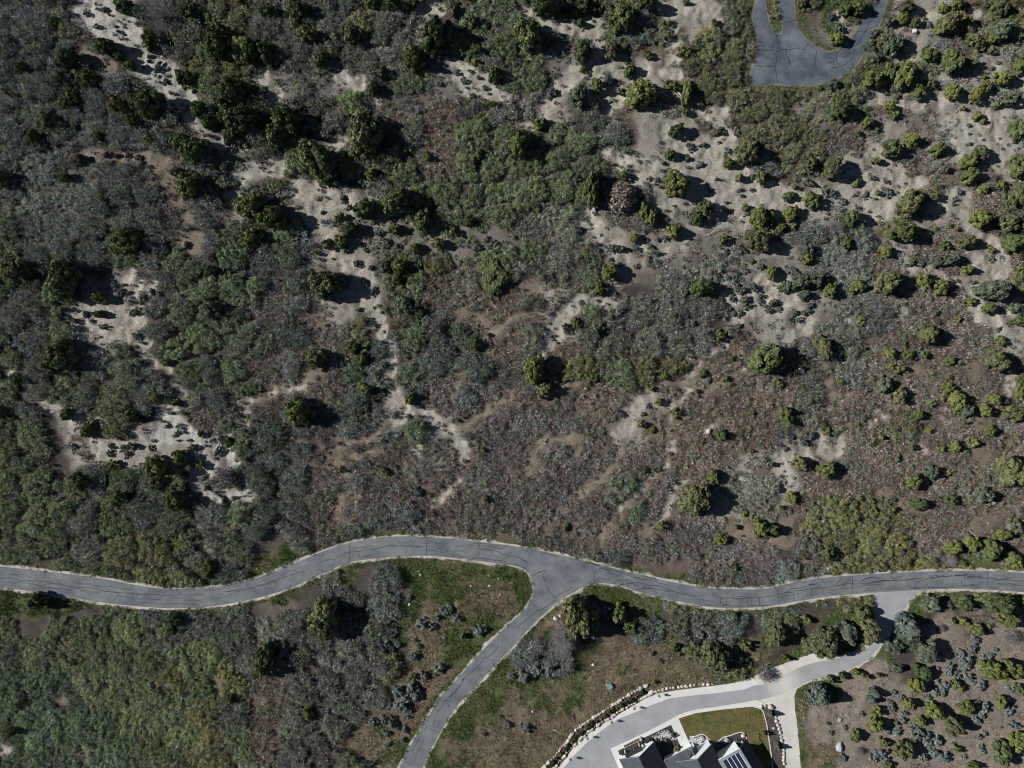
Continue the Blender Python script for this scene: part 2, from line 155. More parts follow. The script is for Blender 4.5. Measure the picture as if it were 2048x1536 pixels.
EARTH = """300,315,7;330,322,14;322,345,14;340,372,10;355,400,9;375,440,14;385,490,18;400,470,14;370,480,12;150,310,5;200,310,4;250,308,4;455,435,8;175,115,10;200,125,12;220,135,12;1055,575,14;955,640,10;970,652,14;1000,660,5;920,625,8
615,745,10;640,745,7;680,890,6;710,880,4;740,875,4;758,865,4;680,920,5;690,950,4;110,1400,8;160,1505,8;1145,880,12;1160,875,10;1075,890,8;1062,920,8;1085,885,8;1135,1000,3;1160,985,3;1190,955,3;1165,975,3;1240,640,8;1300,350,20;1230,980,5;1290,1060,10;1200,1080,6;1660,790,8;1640,830,9
1570,1050,12;1550,1080,10;1500,1060,14;1470,1055,10;1640,730,8;1650,760,12;1970,1040,20;1950,1060,14;2000,1030,14;1960,910,14;1950,850,8;1570,1090,12;1610,1120,8;1830,1010,14;1800,1020,8;1770,990,8;1850,960,10;1940,740,14;1830,735,10;2000,700,10;1150,905,6;330,1375,5;430,1370,6;1020,790,3;990,815,3;1005,803,3;975,826,3;960,836,3;935,850,3;1255,1010,4;1240,1030,3;1225,1050,3;1210,1070,4;1195,1085,4;1110,1040,3;1120,1020,3;1090,1060,3;1440,838,3;1425,848,3;1410,862,4;1700,860,5;1690,880,4;1540,830,4;1560,815,4;1580,1040,4;1585,1030,4;1150,760,4;1120,772,4;1135,766,4;905,790,4;915,770,4;920,750,4"""
SPARSE = """720,430,34;780,455,34;850,480,34;920,490,30;980,480,24;700,480,30;640,530,26;590,400,36;1290,500,30;1350,500,30;1220,490,26;1430,480,30;1500,520,30;1560,560,40;1490,610,44;1580,640,36;1640,600,24;1530,680,24;300,900,30;240,560,26;1450,330,46;1560,420,30;1640,400,40;1700,330,24;1930,190,24;1860,180,24;1980,130,26;1850,80,20;1720,230,24;1800,260,20;1850,230,30
740,590,24;790,820,30;1350,285,30;1130,130,30;660,160,30;560,170,26;900,160,26;1190,440,30;1780,480,30;1900,420,40;1960,540,40;2000,620,30;330,330,20;1600,900,34;1390,760,20;1300,820,20;280,130,20;470,310,20;430,940,30;240,640,40;1640,220,24;1600,210,20;1660,60,20;1570,60,14"""
# ---------------------------------------------------------------- noise and rasters
def vnoise(x, y, scale, seed):
    u = x / scale + 1000.0; v = y / scale + 1000.0
    i = np.floor(u).astype(np.int64); j = np.floor(v).astype(np.int64)
    fu = u - i; fv = v - j
    fu = fu * fu * (3 - 2 * fu); fv = fv * fv * (3 - 2 * fv)
    def h(a, b):
        n = (a * 374761393 + b * 668265263 + seed * 974634777) & 0xFFFFFFFF
        n = ((n ^ (n >> 13)) * 1274126177) & 0xFFFFFFFF
        n = n ^ (n >> 16)
        return (n & 0xFFFF) / 65535.0
    a = h(i, j); b = h(i + 1, j); c = h(i, j + 1); d = h(i + 1, j + 1)
    return (a * (1 - fu) + b * fu) * (1 - fv) + (c * (1 - fu) + d * fu) * fv

def fbm(x, y, scale, seed, octaves=3):
    t = 0.0; amp = 1.0; tot = 0.0
    for k in range(octaves):
        t = t + amp * vnoise(x, y, scale / (2 ** k), seed + 17 * k); tot += amp; amp *= 0.55
    return t / tot

RX, RY, RES = 152.0, 120.0, 0.4
NX, NY = int(2 * RX / RES) + 1, int(2 * RY / RES) + 1
gx, gy = np.meshgrid(np.linspace(-RX, RX, NX), np.linspace(-RY, RY, NY))

def sample(r, x, y):
    u = np.clip((x + RX) / RES, 0, NX - 1.001); v = np.clip((y + RY) / RES, 0, NY - 1.001)
    i = u.astype(int); j = v.astype(int); fu = u - i; fv = v - j
    return (r[j, i] * (1 - fu) + r[j, i + 1] * fu) * (1 - fv) + (r[j + 1, i] * (1 - fu) + r[j + 1, i + 1] * fu) * fv

def discs(text, grow=0.0, soft=1.0):
    out = np.zeros((NY, NX))
    wx = gx + (fbm(gx, gy, 6.0, 3) - .5) * 3.4 + (vnoise(gx, gy, 1.1, 9) - .5) * 1.0
    wy = gy + (fbm(gx, gy, 6.0, 5) - .5) * 3.4 + (vnoise(gx, gy, 1.1, 11) - .5) * 1.0
    for t in text.replace("\n", ";").split(";"):
        px, py, r = (float(q) for q in t.split(","))
        X, Y = W(px, py); r = r * M_PX * ((.85 if px < 800 else 1.02) if r > 12 else 1.0) + grow
        m = r + soft + 4.0
        i0 = max(0, int((X - m + RX) / RES)); i1 = min(NX, int((X + m + RX) / RES) + 2)
        j0 = max(0, int((Y - m + RY) / RES)); j1 = min(NY, int((Y + m + RY) / RES) + 2)
        if i0 >= i1 or j0 >= j1: continue
        d = np.hypot(wx[j0:j1, i0:i1] - X, wy[j0:j1, i0:i1] - Y)
        v = np.clip(1 - (d - r) / soft, 0, 1)
        out[j0:j1, i0:i1] = np.maximum(out[j0:j1, i0:i1], v)
    return out

def in_poly(x, y, P):
    ins = np.zeros(x.shape, bool); n = len(P)
    for k in range(n):
        x0, y0 = P[k]; x1, y1 = P[(k + 1) % n]
        if y0 == y1: continue
        c = ((y0 > y) != (y1 > y)) & (x < (x1 - x0) * (y - y0) / (y1 - y0) + x0)
        ins ^= c
    return ins

def grow(mask, m):
    n = max(1, int(round(m / RES))); out = mask.copy()
    for _ in range(n):
        o = out.copy(); o[1:] |= out[:-1]; o[:-1] |= out[1:]; o[:, 1:] |= out[:, :-1]; o[:, :-1] |= out[:, 1:]
        out = o
    return out

def blur(a, n):
    for _ in range(n):
        p = np.pad(a, 1, mode='edge')
        a = (p[:-2, 1:-1] + p[2:, 1:-1] + p[1:-1, :-2] + p[1:-1, 2:] + 2 * p[1:-1, 1:-1]) / 6
    return a

def smooth_line(pts, n=6, closed=False):
    P = [Vector(p).to_2d() for p in pts]; N = len(P); out = []
    rngk = range(N if closed else N - 1)
    for k in rngk:
        if closed: a, b, c, d = P[k - 1], P[k], P[(k + 1) % N], P[(k + 2) % N]
        else: a, b, c, d = P[max(k - 1, 0)], P[k], P[k + 1], P[min(k + 2, N - 1)]
        for q in range(n):
            t = q / n
            out.append(0.5 * ((2 * b) + (c - a) * t + (2 * a - 5 * b + 4 * c - d) * t * t + (3 * b - a - 3 * c + d) * t ** 3))
    if not closed: out.append(P[-1])
    return [(p.x, p.y) for p in out]

def PL(s): return [tuple(float(q) for q in t.split(",")) for t in s.replace("\n", " ").split()]
def WL(pts): return [W(*p) for p in pts]
def zl(ox, oy, k, s): return [(ox + a / k, oy + b / k) for a, b in PL(s)]

# ---------------------------------------------------------------- outlines of the paved surfaces (survey pixels)
road_top = smooth_line(PL("-170,1122 -60,1128 0,1133 100,1144 200,1157 300,1175 367,1178 433,1174 512,1157 579,1131 645,1104 699,1086 779,1074 845,1074 912,1079 1024,1092 1091,1104 1157,1119 1224,1136 1291,1152 1357,1167 1424,1177 1491,1179 1536,1177 1603,1162 1669,1154 1769,1147 1869,1143 1969,1142 2048,1146 2140,1153 2230,1160"), 5)
road_b1 = smooth_line(PL("2230,1200 2140,1192 2048,1184 1936,1177 1846,1179 1749,1185 1669,1191 1603,1201 1536,1212 1491,1215 1424,1214 1357,1202 1291,1187 1231,1169 1191,1166 1167,1172 1147,1184 1124,1197 1091,1224 1057,1257 1024,1295 995,1324 962,1361 929,1394 905,1424 882,1461 865,1491 852,1517 843,1540 822,1600 810,1660"), 5)
road_b2 = smooth_line(PL("765,1660 778,1600 798,1540 809,1517 822,1491 839,1461 859,1431 879,1397 912,1361 945,1324 979,1287 1024,1243 1041,1229 1061,1204 1068,1184 1066,1161 1054,1142 1034,1132 1000,1127 912,1116 845,1111 779,1114 699,1124 645,1147 579,1176 512,1196 433,1211 367,1216 300,1214 200,1204 100,1187 0,1174 -60,1168 -170,1160"), 5)
ROAD = WL(road_top + road_b1 + road_b2)
loop_o = zl(1480, 0, 6.4, "185,-900 188,-400 190,0 160,180 180,330 212,480 215,620 200,740 152,880 135,1000 150,1090")
loop_b = zl(1480, 0, 6.4, "150,1090 300,1092 420,1072 560,1085 760,1100 900,1096 1050,1070 1180,1030 1320,970 1420,900 1500,810 1560,720 1640,600 1720,440 1800,260 1850,100 1890,0 1990,-400 2060,-900")
loop_i = zl(1480, 0, 6.4, "1920,-900 1850,-400 1760,0 1700,80 1640,150 1590,220 1540,310 1490,410 1430,490 1380,560 1280,630 1190,660 1100,660 1000,610 880,530 800,460 745,370 720,300 700,200 690,100 685,0 680,-400 680,-900")
loop_n = zl(1480, 0, 6.4, "480,-900 488,-400 495,0 515,130 538,250 548,370 530,425 490,437 450,430 400,370 360,250 335,120 320,0 316,-400 312,-900")
LOOP = WL(smooth_line(loop_o, 4)[:-1] + smooth_line(loop_b, 5) + smooth_line(loop_i, 5) + smooth_line(loop_n, 5))
drive_u = PL("1085,1590 1124,1536 1151,1504 1174,1481 1207,1454 1241,1432 1274,1419 1307,1404 1341,1392 1391,1386 1441,1381 1491,1374 1536,1366 1569,1350 1596,1336 1629,1325 1669,1318 1716,1303 1745,1288 1758,1272 1756,1250 1751,1224 1752,1204 1748,1186")
drive_l = PL("1848,1179 1826,1194 1813,1211 1799,1231 1786,1251 1771,1275 1749,1304 1723,1326 1696,1339 1663,1349 1619,1362 1580,1380 1536,1396 1491,1404 1441,1412 1391,1419 1361,1428 1324,1448 1291,1465 1257,1481 1221,1497")
DRIVE = WL(smooth_line(drive_u, 4) + smooth_line(drive_l, 4)[:-1] + [(1221, 1497), (1237, 1536), (1262, 1590)])
GRAVEL = WL(PL("1484,1372 1504,1356 1540,1338 1585,1321 1630,1307 1655,1316 1640,1340 1615,1364 1593,1376 1588,1392 1590,1424 1595,1460 1597,1490 1603,1560 1610,1640 1570,1640 1572,1560 1569,1504 1563,1481 1556,1454 1549,1424 1541,1410 1525,1411 1500,1408"))
KERBBAND = WL(PL("1090,1570 1117,1536 1134,1514 1147,1494 1167,1474 1191,1457 1224,1437 1257,1417 1291,1397 1314,1387 1357,1380 1431,1371 1467,1366 1504,1356 1520,1366 1491,1378 1441,1385 1391,1390 1341,1396 1307,1408 1274,1423 1241,1436 1207,1458 1174,1485 1151,1508 1124,1540 1100,1576"))
WALK = WL(PL("1221,1497 1257,1481 1291,1465 1324,1448 1361,1428 1391,1419 1441,1412 1491,1404 1512,1400 1527,1404 1521,1415 1507,1413 1491,1414 1441,1419 1391,1426 1357,1436.5 1379,1486 1393,1500 1372,1512 1362,1494 1342,1449 1311,1464 1277,1480 1236,1501 1250,1540 1270,1596 1262,1590 1237,1536"))
LAWN = WL(PL("1357,1436.5 1391,1426 1441,1419 1491,1414 1507,1413 1518,1416 1525,1421 1529,1433 1534,1453 1537,1474 1542,1508 1545,1536 1550,1600 1500,1600 1496,1520 1494,1491 1493,1478 1490,1469 1483,1464 1470,1467 1459,1471 1447,1474 1437,1482 1427,1483 1418,1478 1410,1471 1402,1468 1391,1472 1380,1473 1373,1474"))
MULCH = WL(PL("1520,1412 1541,1409 1549,1424 1556,1454 1563,1481 1569,1504 1572,1560 1575,1640 1555,1640 1550,1600 1545,1536 1542,1508 1537,1474 1534,1453 1529,1433 1525,1421"))
BED = WL(PL("1311,1464 1342,1449 1362,1494 1372,1512 1393,1500 1379,1486 1373,1474 1380,1473 1391,1472 1402,1468 1410,1471 1418,1478 1427,1483 1437,1482 1447,1474 1459,1471 1470,1467 1483,1464 1490,1469 1493,1478 1494,1491 1496,1520 1500,1600 1275,1600 1250,1540 1236,1501 1277,1480"))
PLANTBED = WL(PL("1087,1540 1099,1525 1111,1513 1122,1496 1135,1484 1149,1464 1177,1443 1215,1419 1260,1389 1291,1371 1303,1383 1294,1390 1275,1401 1251,1416 1223,1433 1193,1450 1168,1469 1140,1498 1119,1521 1100,1546"))
LOT = WL(PL("1080,1560 1117,1514 1147,1490 1191,1455 1257,1415 1300,1384 1357,1379 1467,1365 1504,1355 1545,1340 1600,1360 1593,1376 1588,1392 1590,1424 1595,1460 1597,1490 1606,1620 1080,1620"))

sand = discs(SAND, 0.05, 0.7)
earth = discs(EARTH, 0.1, 1.0)
trail = np.zeros((NY, NX))
for l in PATHS.split("\n"):
    q = smooth_line([tuple(float(v) for v in t.split(",")) for t in l.split()], 8)
    trail = np.maximum(trail, discs(";".join(f"{a:.1f},{b:.1f},{2.6 + 1.2 * math.sin(a * .13 + b * .07):.2f}" for a, b in q), 0.0, .7))
bare_keep = grow((sand > .35) | (earth > .45), .45) | grow(trail > .3, .62)
sparse = discs(SPARSE, 0.0, 3.0)
m_road = in_poly(gx, gy, ROAD) | in_poly(gx, gy, LOOP) | in_poly(gx, gy, DRIVE) | in_poly(gx, gy, GRAVEL)
m_lot = in_poly(gx, gy, LOT) | in_poly(gx, gy, PLANTBED) | in_poly(gx, gy, BED)
paved = m_road | m_lot
keep_low = grow(paved, 0.5)          # grass may stand up to here
keep_tall = grow(paved, 0.8)         # brush may stand up to here
flat = blur(grow(paved, 2.4).astype(float), 10)
verge = blur(grow(m_road, 1.7).astype(float), 3)

# relief: gullies in the bare ground, hummocks in the brush
relief = (fbm(gx, gy, 16, 21, 3) - .5) * 1.7 + (fbm(gx, gy, 3.2, 31, 3) - .5) * 0.55 + (fbm(gx, gy, 1.5, 33, 2) - .5) * 0.22
relief += ((fbm(gx, gy, 2.2, 35, 3) - .5) * .9 + (vnoise(gx, gy, .9, 37) - .5) * .25) * np.clip(blur(sand, 3) + .5 * sparse, 0, 1)
relief -= 0.45 * blur(sand, 4)
edge = np.clip((np.minimum(RX - np.abs(gx), RY - np.abs(gy))) / 4.0, 0, 1)
height = relief * (1 - np.clip(flat * 1.6, 0, 1)) * edge - 0.0
def gz(x, y): return sample(height, np.asarray(x, float), np.asarray(y, float))

# ---------------------------------------------------------------- cover classes
CL = "LTGORBDWSE"
cover = np.array([[CL.index(c) for c in row] for row in COVER])
def cover_at(x, y, jitter=2.6):
    jx = (vnoise(x, y, 7.0, 51) - .5) * 2 * jitter * 1.6 + (vnoise(x, y, 2.2, 53) - .5) * jitter
    jy = (vnoise(x, y, 7.0, 55) - .5) * 2 * jitter * 1.6 + (vnoise(x, y, 2.2, 57) - .5) * jitter
    px = (x + jx) / M_PX + 1024; py = 768 - (y + jy) / M_PX
    c = np.clip((px / 64).astype(int), 0, 31); r = np.clip((py / 64).astype(int), 0, 23)
    return cover[r, c]

#            L              T              G              O              R              B              D              W              S              E
SOIL = np.array([(.082,.070,.062),(.066,.058,.052),(.078,.068,.058),(.085,.072,.055),(.150,.116,.096),(.15,.128,.105),(.175,.145,.098),(.095,.105,.045),(.31,.285,.245),(.25,.212,.176)])

# ---------------------------------------------------------------- materials
def new_mat(name):
    m = bpy.data.materials.new(name); m.use_nodes = True
    nt = m.node_tree; b = nt.nodes["Principled BSDF"]
    b.inputs["Roughness"].default_value = 0.9
    b.inputs["Specular IOR Level"].default_value = 0.2
    return m, nt, b
def N(nt, t, **kw):
    n = nt.nodes.new(t)
    for k, v in kw.items(): setattr(n, k, v)
    return n
def mixc(nt, mode, fac, a, b):
    n = N(nt, "ShaderNodeMix", data_type='RGBA', blend_type=mode)
    for sock, v in ((n.inputs[0], fac), (n.inputs[6], a), (n.inputs[7], b)):
        if hasattr(v, "is_output") or isinstance(v, bpy.types.NodeSocket): nt.links.new(v, sock)
        elif isinstance(v, (int, float)): sock.default_value = v
        else: sock.default_value = (*v, 1) if len(v) == 3 else v
    return n.outputs[2]
def ramp(nt, src, stops):
    n = N(nt, "ShaderNodeValToRGB"); nt.links.new(src, n.inputs[0])
    e = n.color_ramp.elements
    while len(e) < len(stops): e.new(0.5)
    for k, (p, c) in enumerate(stops):
        e[k].position = p; e[k].color = (c, c, c, 1) if isinstance(c, (int, float)) else (*c, 1)
    return n.outputs[0]
def noise(nt, scale, detail=3.0, rough=.55, vec=None):
    n = N(nt, "ShaderNodeTexNoise"); n.inputs["Scale"].default_value = scale; n.inputs["Detail"].default_value = detail; n.inputs["Roughness"].default_value = rough
    if vec is not None: nt.links.new(vec, n.inputs["Vector"])
    return n.outputs[0]
def geo_pos(nt): return N(nt, "ShaderNodeNewGeometry").outputs["Position"]
def bump(nt, b, src, strength, dist):
    n = N(nt, "ShaderNodeBump"); n.inputs["Strength"].default_value = strength; n.inputs["Distance"].default_value = dist
    nt.links.new(src, n.inputs["Height"]); nt.links.new(n.outputs[0], b.inputs["Normal"])

def ground_material():
    m, nt, b = new_mat("soil"); p = geo_pos(nt)
    a = N(nt, "ShaderNodeAttribute", attribute_name="tint")
    c = mixc(nt, 'MULTIPLY', 1.0, a.outputs[0], ramp(nt, noise(nt, .22, 5, .6, p), [(.3, .80), (.7, 1.2)]))
    c = mixc(nt, 'MULTIPLY', 1.0, c, ramp(nt, noise(nt, 2.6, 4, .7, p), [(.3, .55), (.55, 1.0), (.75, 1.3)]))
    v = N(nt, "ShaderNodeTexVoronoi"); v.inputs["Scale"].default_value = 2.3; nt.links.new(p, v.inputs["Vector"])
    peb = ramp(nt, v.outputs["Distance"], [(.10, 1.0), (.2, 0.0)])
    c = mixc(nt, 'MIX', mixc(nt, 'MULTIPLY', 1.0, peb, (.5, .5, .5)), c, mixc(nt, 'MULTIPLY', 1.0, c, (1.5, 1.5, 1.5)))
    c = mixc(nt, 'MULTIPLY', 1.0, c, ramp(nt, noise(nt, 7.5, 3, .7, p), [(.3, .68), (.55, 1.0), (.72, 1.22)]))
    nt.links.new(c, b.inputs["Base Color"])
    bump(nt, b, noise(nt, 3.0, 6, .8, p), 1.0, .22)
    return m

def asphalt(name, base, tintc, patch, seed=0.0, dust=None):
    m, nt, b = new_mat(name); p = geo_pos(nt)
    c = mixc(nt, 'MIX', ramp(nt, noise(nt, .16, 4, .6, p), [(.35, 0.0), (.65, 1.0)]), base, tintc)
    st = N(nt, "ShaderNodeMapping"); st.inputs["Scale"].default_value = (.26, .34, 1); st.inputs["Location"].default_value = (seed, seed, 0); nt.links.new(p, st.inputs["Vector"])
    c = mixc(nt, 'MULTIPLY', 1.0, c, ramp(nt, noise(nt, 1.0, 5, .65, st.outputs[0]), [(.3, 1 - patch), (.7, 1 + patch)]))
    c = mixc(nt, 'MULTIPLY', 1.0, c, ramp(nt, noise(nt, 9.0, 3, .7, p), [(.25, .86), (.75, 1.12)]))
    if dust is not None:
        d = N(nt, "ShaderNodeVectorMath", operation='DISTANCE'); nt.links.new(p, d.inputs[0]); d.inputs[1].default_value = (*dust[0], 0)
        mp = N(nt, "ShaderNodeMath", operation='MULTIPLY_ADD'); nt.links.new(noise(nt, .5, 4, .7, p), mp.inputs[0]); mp.inputs[1].default_value = 5.0; nt.links.new(d.outputs["Value"], mp.inputs[2])
        mr = N(nt, "ShaderNodeMapRange"); nt.links.new(mp.outputs[0], mr.inputs[0]); mr.inputs[1].default_value = dust[1]; mr.inputs[2].default_value = dust[1] + 5.0; mr.inputs[3].default_value = 1; mr.inputs[4].default_value = 0
        c = mixc(nt, 'MIX', mr.outputs[0], c, (.52, .50, .46))
    nt.links.new(c, b.inputs["Base Color"]); bump(nt, b, noise(nt, 14, 3, .7, p), .3, .02)
    return m

def mottled(name, c0, c1, scale, fine=8.0, rough=.9, contrast=.2, bs=.4):
    m, nt, b = new_mat(name); p = geo_pos(nt)
    c = mixc(nt, 'MIX', ramp(nt, noise(nt, scale, 4, .65, p), [(.35, 0.0), (.65, 1.0)]), c0, c1)
    c = mixc(nt, 'MULTIPLY', 1.0, c, ramp(nt, noise(nt, fine, 4, .7, p), [(.3, 1 - contrast), (.7, 1 + contrast)]))
    nt.links.new(c, b.inputs["Base Color"]); b.inputs["Roughness"].default_value = rough
    bump(nt, b, noise(nt, fine, 4, .7, p), bs, .04)
    return m

def leaf_material(name, base, rand=.30, thin=.22):
    """crown or shrub: base colour, leaf clumps varied by the mesh's shade attribute, each plant by its own random value"""
    m, nt, b = new_mat(name)
    a = N(nt, "ShaderNodeAttribute", attribute_name="shade")
    oi = N(nt, "ShaderNodeObjectInfo")
    c = mixc(nt, 'MULTIPLY', 1.0, base, a.outputs[0])
    r = ramp(nt, oi.outputs["Random"], [(0.0, (1 - rand, 1 - rand * .8, 1 - rand * .6)), (.5, (1, 1, 1)), (1.0, (1 + rand, 1 + rand * .8, 1 + rand * .3))])
    c = mixc(nt, 'MULTIPLY', 1.0, c, r)
    nt.links.new(c, b.inputs["Base Color"]); b.inputs["Roughness"].default_value = .85
    if thin:                                             # sunlight shining through the sprays
        tr = N(nt, "ShaderNodeBsdfTranslucent"); nt.links.new(c, tr.inputs[0]); mx = N(nt, "ShaderNodeMixShader"); mx.inputs[0].default_value = thin
        nt.links.new(b.outputs[0], mx.inputs[1]); nt.links.new(tr.outputs[0], mx.inputs[2]); nt.links.new(mx.outputs[0], nt.nodes["Material Output"].inputs[0])
    return m

def attr_material(name):
    m, nt, b = new_mat(name)
    a = N(nt, "ShaderNodeAttribute", attribute_name="shade"); nt.links.new(a.outputs[0], b.inputs["Base Color"])
    return m

MAT = {}
MAT['soil'] = ground_material()
MAT['asphalt'] = asphalt("road_asphalt", (.122, .137, .156), (.172, .180, .192), .30)
MAT['loop'] = asphalt("loop_asphalt", (.066, .082, .106), (.135, .152, .178), .36, 5.0)
MAT['drive'] = asphalt("drive_asphalt", (.285, .295, .31), (.315, .32, .33), .12, 2.0, (W(1566, 1366), 3.6))
MAT['tar'] = mottled("crack_seal", (.018, .02, .024), (.034, .036, .040), 1.0, 6, .6)
MAT['shoulder'] = mottled("shoulder_gravel", (.36, .335, .29), (.50, .47, .41), .5, 4.0, .95, .3)
MAT['gravel'] = mottled("pale_gravel", (.48, .46, .42), (.60, .58, .53), .3, 5.0, .95, .16)
MAT['concrete'] = mottled("concrete", (.57, .565, .54), (.64, .63, .60), .4, 6.0, .85, .06, .1)
MAT['lawn'] = mottled("lawn_grass", (.058, .076, .020), (.145, .108, .042), .3, 3.0, .95, .5, 1.0)
MAT['mulch'] = mottled("dark_mulch", (.055, .042, .045), (.095, .075, .078), 1.2, 7.0, .95, .4, 1.0)
MAT['bed'] = mottled("dark_gravel_bed", (.035, .037, .042), (.06, .06, .066), 1.2, 7.0, .95, .4, 1.0)
MAT['brush'] = attr_material("brush")
MAT['grass'] = attr_material("grass_blades")
MAT['bark'] = mottled("bark", (.13, .105, .085), (.2, .17, .145), 2.0, 9, .9, .3)
MAT['wood'] = mottled("weathered_wood", (.42, .40, .37), (.62, .60, .56), 2.0, 9, .9, .2)
MAT['dark_wood'] = mottled("near_black_wood", (.022, .02, .02), (.05, .045, .042), 2.0, 9, .9, .2)
MAT['rock'] = mottled("pale_limestone", (.40, .35, .29), (.58, .54, .48), .35, 3.5, .9, .18)
MAT['greyrock'] = mottled("grey_boulder_stone", (.25, .26, .28), (.42, .43, .45), .8, 5, .9, .2)
MAT['pinkrock'] = mottled("pink_boulder_stone", (.36, .26, .23), (.5, .40, .36), .8, 5, .9, .2)
MAT['cobble'] = mottled("cobble_stone", (.3, .3, .31), (.6, .6, .6), 2.2, 6, .8, .25)
MAT['shingle'] = mottled("grey_shingle", (.052, .062, .075), (.075, .087, .10), .9, 9, .85, .22, .3)
MAT['white'] = mottled("white_siding", (.70, .73, .74), (.78, .80, .80), .6, 6, .6, .04, .05)
MAT['trim'] = mottled("pale_trim", (.20, .225, .25), (.26, .285, .31), .6, 6, .5, .04, .05)
MAT['tan'] = mottled("tan_stone", (.46, .40, .33), (.58, .52, .45), 1.0, 6, .8, .12)
MAT['steel'] = mottled("green_enamel", (.16, .27, .23), (.19, .31, .27), .7, 6, .45, .05, .02)
MAT['dark'] = mottled("dark_frame", (.02, .022, .026), (.03, .032, .036), .7, 6, .5, .05, .02)
m, nt, b = new_mat("roof_glass"); b.inputs["Base Color"].default_value = (.02, .03, .055, 1); b.inputs["Roughness"].default_value = .12; b.inputs["Specular IOR Level"].default_value = .6; MAT['glass'] = m
LEAF = {'d': (.105, .138, .056), 'g': (.122, .158, .064), 'y': (.168, .195, .066), 'o': (.150, .160, .078), 'b': (.135, .164, .112), 's': (.150, .190, .155), 'a': (.205, .238, .222), 'q': (.150, .172, .145), 'w': (.21, .195, .19), 'p': (.26, .245, .245), 'r': (.27, .225, .185), 'k': (.088, .112, .056)}
for k, c in LEAF.items(): MAT['leaf_' + k] = leaf_material({'d': 'dark_green_leaf', 'g': 'green_leaf', 'y': 'yellow_green_leaf', 'o': 'olive_leaf', 'b': 'blue_green_leaf', 's': 'blue_spruce_leaf', 'a': 'sage_leaf', 'q': 'dark_sage_leaf', 'w': 'bare_bush_twig', 'p': 'bare_tree_twig', 'r': 'russet_dead_leaf', 'k': 'oak_shrub_leaf'}[k], c, .22 if k not in 'wpr' else .05, .22 if k not in 'wpr' else 0)
MAT['hedge'] = leaf_material("garden_green_leaf", (.05, .085, .03)); MAT['lime'] = leaf_material("lime_leaf", (.30, .30, .03))
MAT['straw'] = leaf_material("straw_grass", (.24, .23, .12))
# ---------------------------------------------------------------- mesh helpers
def np_mesh(name, verts, faces_n, loops, mat=None, shade=None, smooth=False):
    """verts (N,3), faces all of faces_n corners, loops flat index array"""
    me = bpy.data.meshes.new(name)
    nf = len(loops) // faces_n
    me.vertices.add(len(verts)); me.vertices.foreach_set("co", np.ascontiguousarray(verts, np.float32).ravel())
    me.loops.add(len(loops)); me.loops.foreach_set("vertex_index", np.ascontiguousarray(loops, np.int32))
    me.polygons.add(nf); me.polygons.foreach_set("loop_start", np.arange(0, nf * faces_n, faces_n, dtype=np.int32))
    if shade is not None:
        at = me.attributes.new("shade", 'FLOAT_COLOR', 'FACE')
        c = np.ones((nf, 4), np.float32); c[:, :3] = shade
        at.data.foreach_set("color", c.ravel())
    if mat: me.materials.append(mat)
    me.update(calc_edges=True)
    if not smooth: me.polygons.foreach_set("use_smooth", np.zeros(nf, bool))
    return me
def link(name, me, parent=None, loc=None):
    o = bpy.data.objects.new(name, me); COL.objects.link(o)
    if parent is not None: o.parent = parent
    if loc is not None: o.location = loc
    return o
def tag(o, label=None, cat=None, group=None, kind=None):
    if label: o["label"] = label
    if cat: o["category"] = cat
    if group: o["group"] = group
    if kind: o["kind"] = kind
    return o
def empty(name, loc): return link(name, None, None, loc)

def sheet(name, poly, z, mat, thick=0.0, parent=None, kind='structure'):
    P = list(poly); area = sum(P[k][0] * P[(k + 1) % len(P)][1] - P[(k + 1) % len(P)][0] * P[k][1] for k in range(len(P)))
    if area < 0: P = P[::-1]
    tris = tessellate_polygon([[Vector((x, y, 0)) for x, y in P]])
    bm = bmesh.new(); vs = [bm.verts.new((x, y, z)) for x, y in P]
    for t in tris:
        try: f = bm.faces.new([vs[i] for i in t])
        except ValueError: continue
        f.normal_update()
        if f.normal.z < 0: f.normal_flip()
    if thick > 0:
        lo = [bm.verts.new((x, y, z - thick)) for x, y in P]; n = len(P)
        for k in range(n):
            try: bm.faces.new([vs[k], lo[k], lo[(k + 1) % n], vs[(k + 1) % n]])
            except ValueError: pass
    me = bpy.data.meshes.new(name); bm.to_mesh(me); bm.free(); me.materials.append(mat)
    o = link(name, me, parent)
    if kind: o["kind"] = kind
    return o

def push(poly, amount, jit, seed, step=.45):
    """outline pushed outwards by about amount metres with an uneven edge"""
    P = [Vector(p) for p in poly]
    area = sum(P[k].x * P[(k + 1) % len(P)].y - P[(k + 1) % len(P)].x * P[k].y for k in range(len(P)))
    if area < 0: P = P[::-1]
    D = []
    for k in range(len(P)):
        a, c = P[k], P[(k + 1) % len(P)]; n = max(1, int((c - a).length / step))
        for q in range(n): D.append(a.lerp(c, q / n))
    out = []; n = len(D)
    for k in range(n):
        t = D[(k + 2) % n] - D[k - 2]
        if t.length < 1e-6: continue
        nr = Vector((t.y, -t.x)).normalized()
        am = amount + jit * (float(fbm(np.array([D[k].x]), np.array([D[k].y]), 3.0, seed, 3)[0]) - .5) * 2 + (random.random() - .5) * jit * .5
        q = D[k] + nr * max(.06, am)
        out.append((q.x, q.y))
    return out

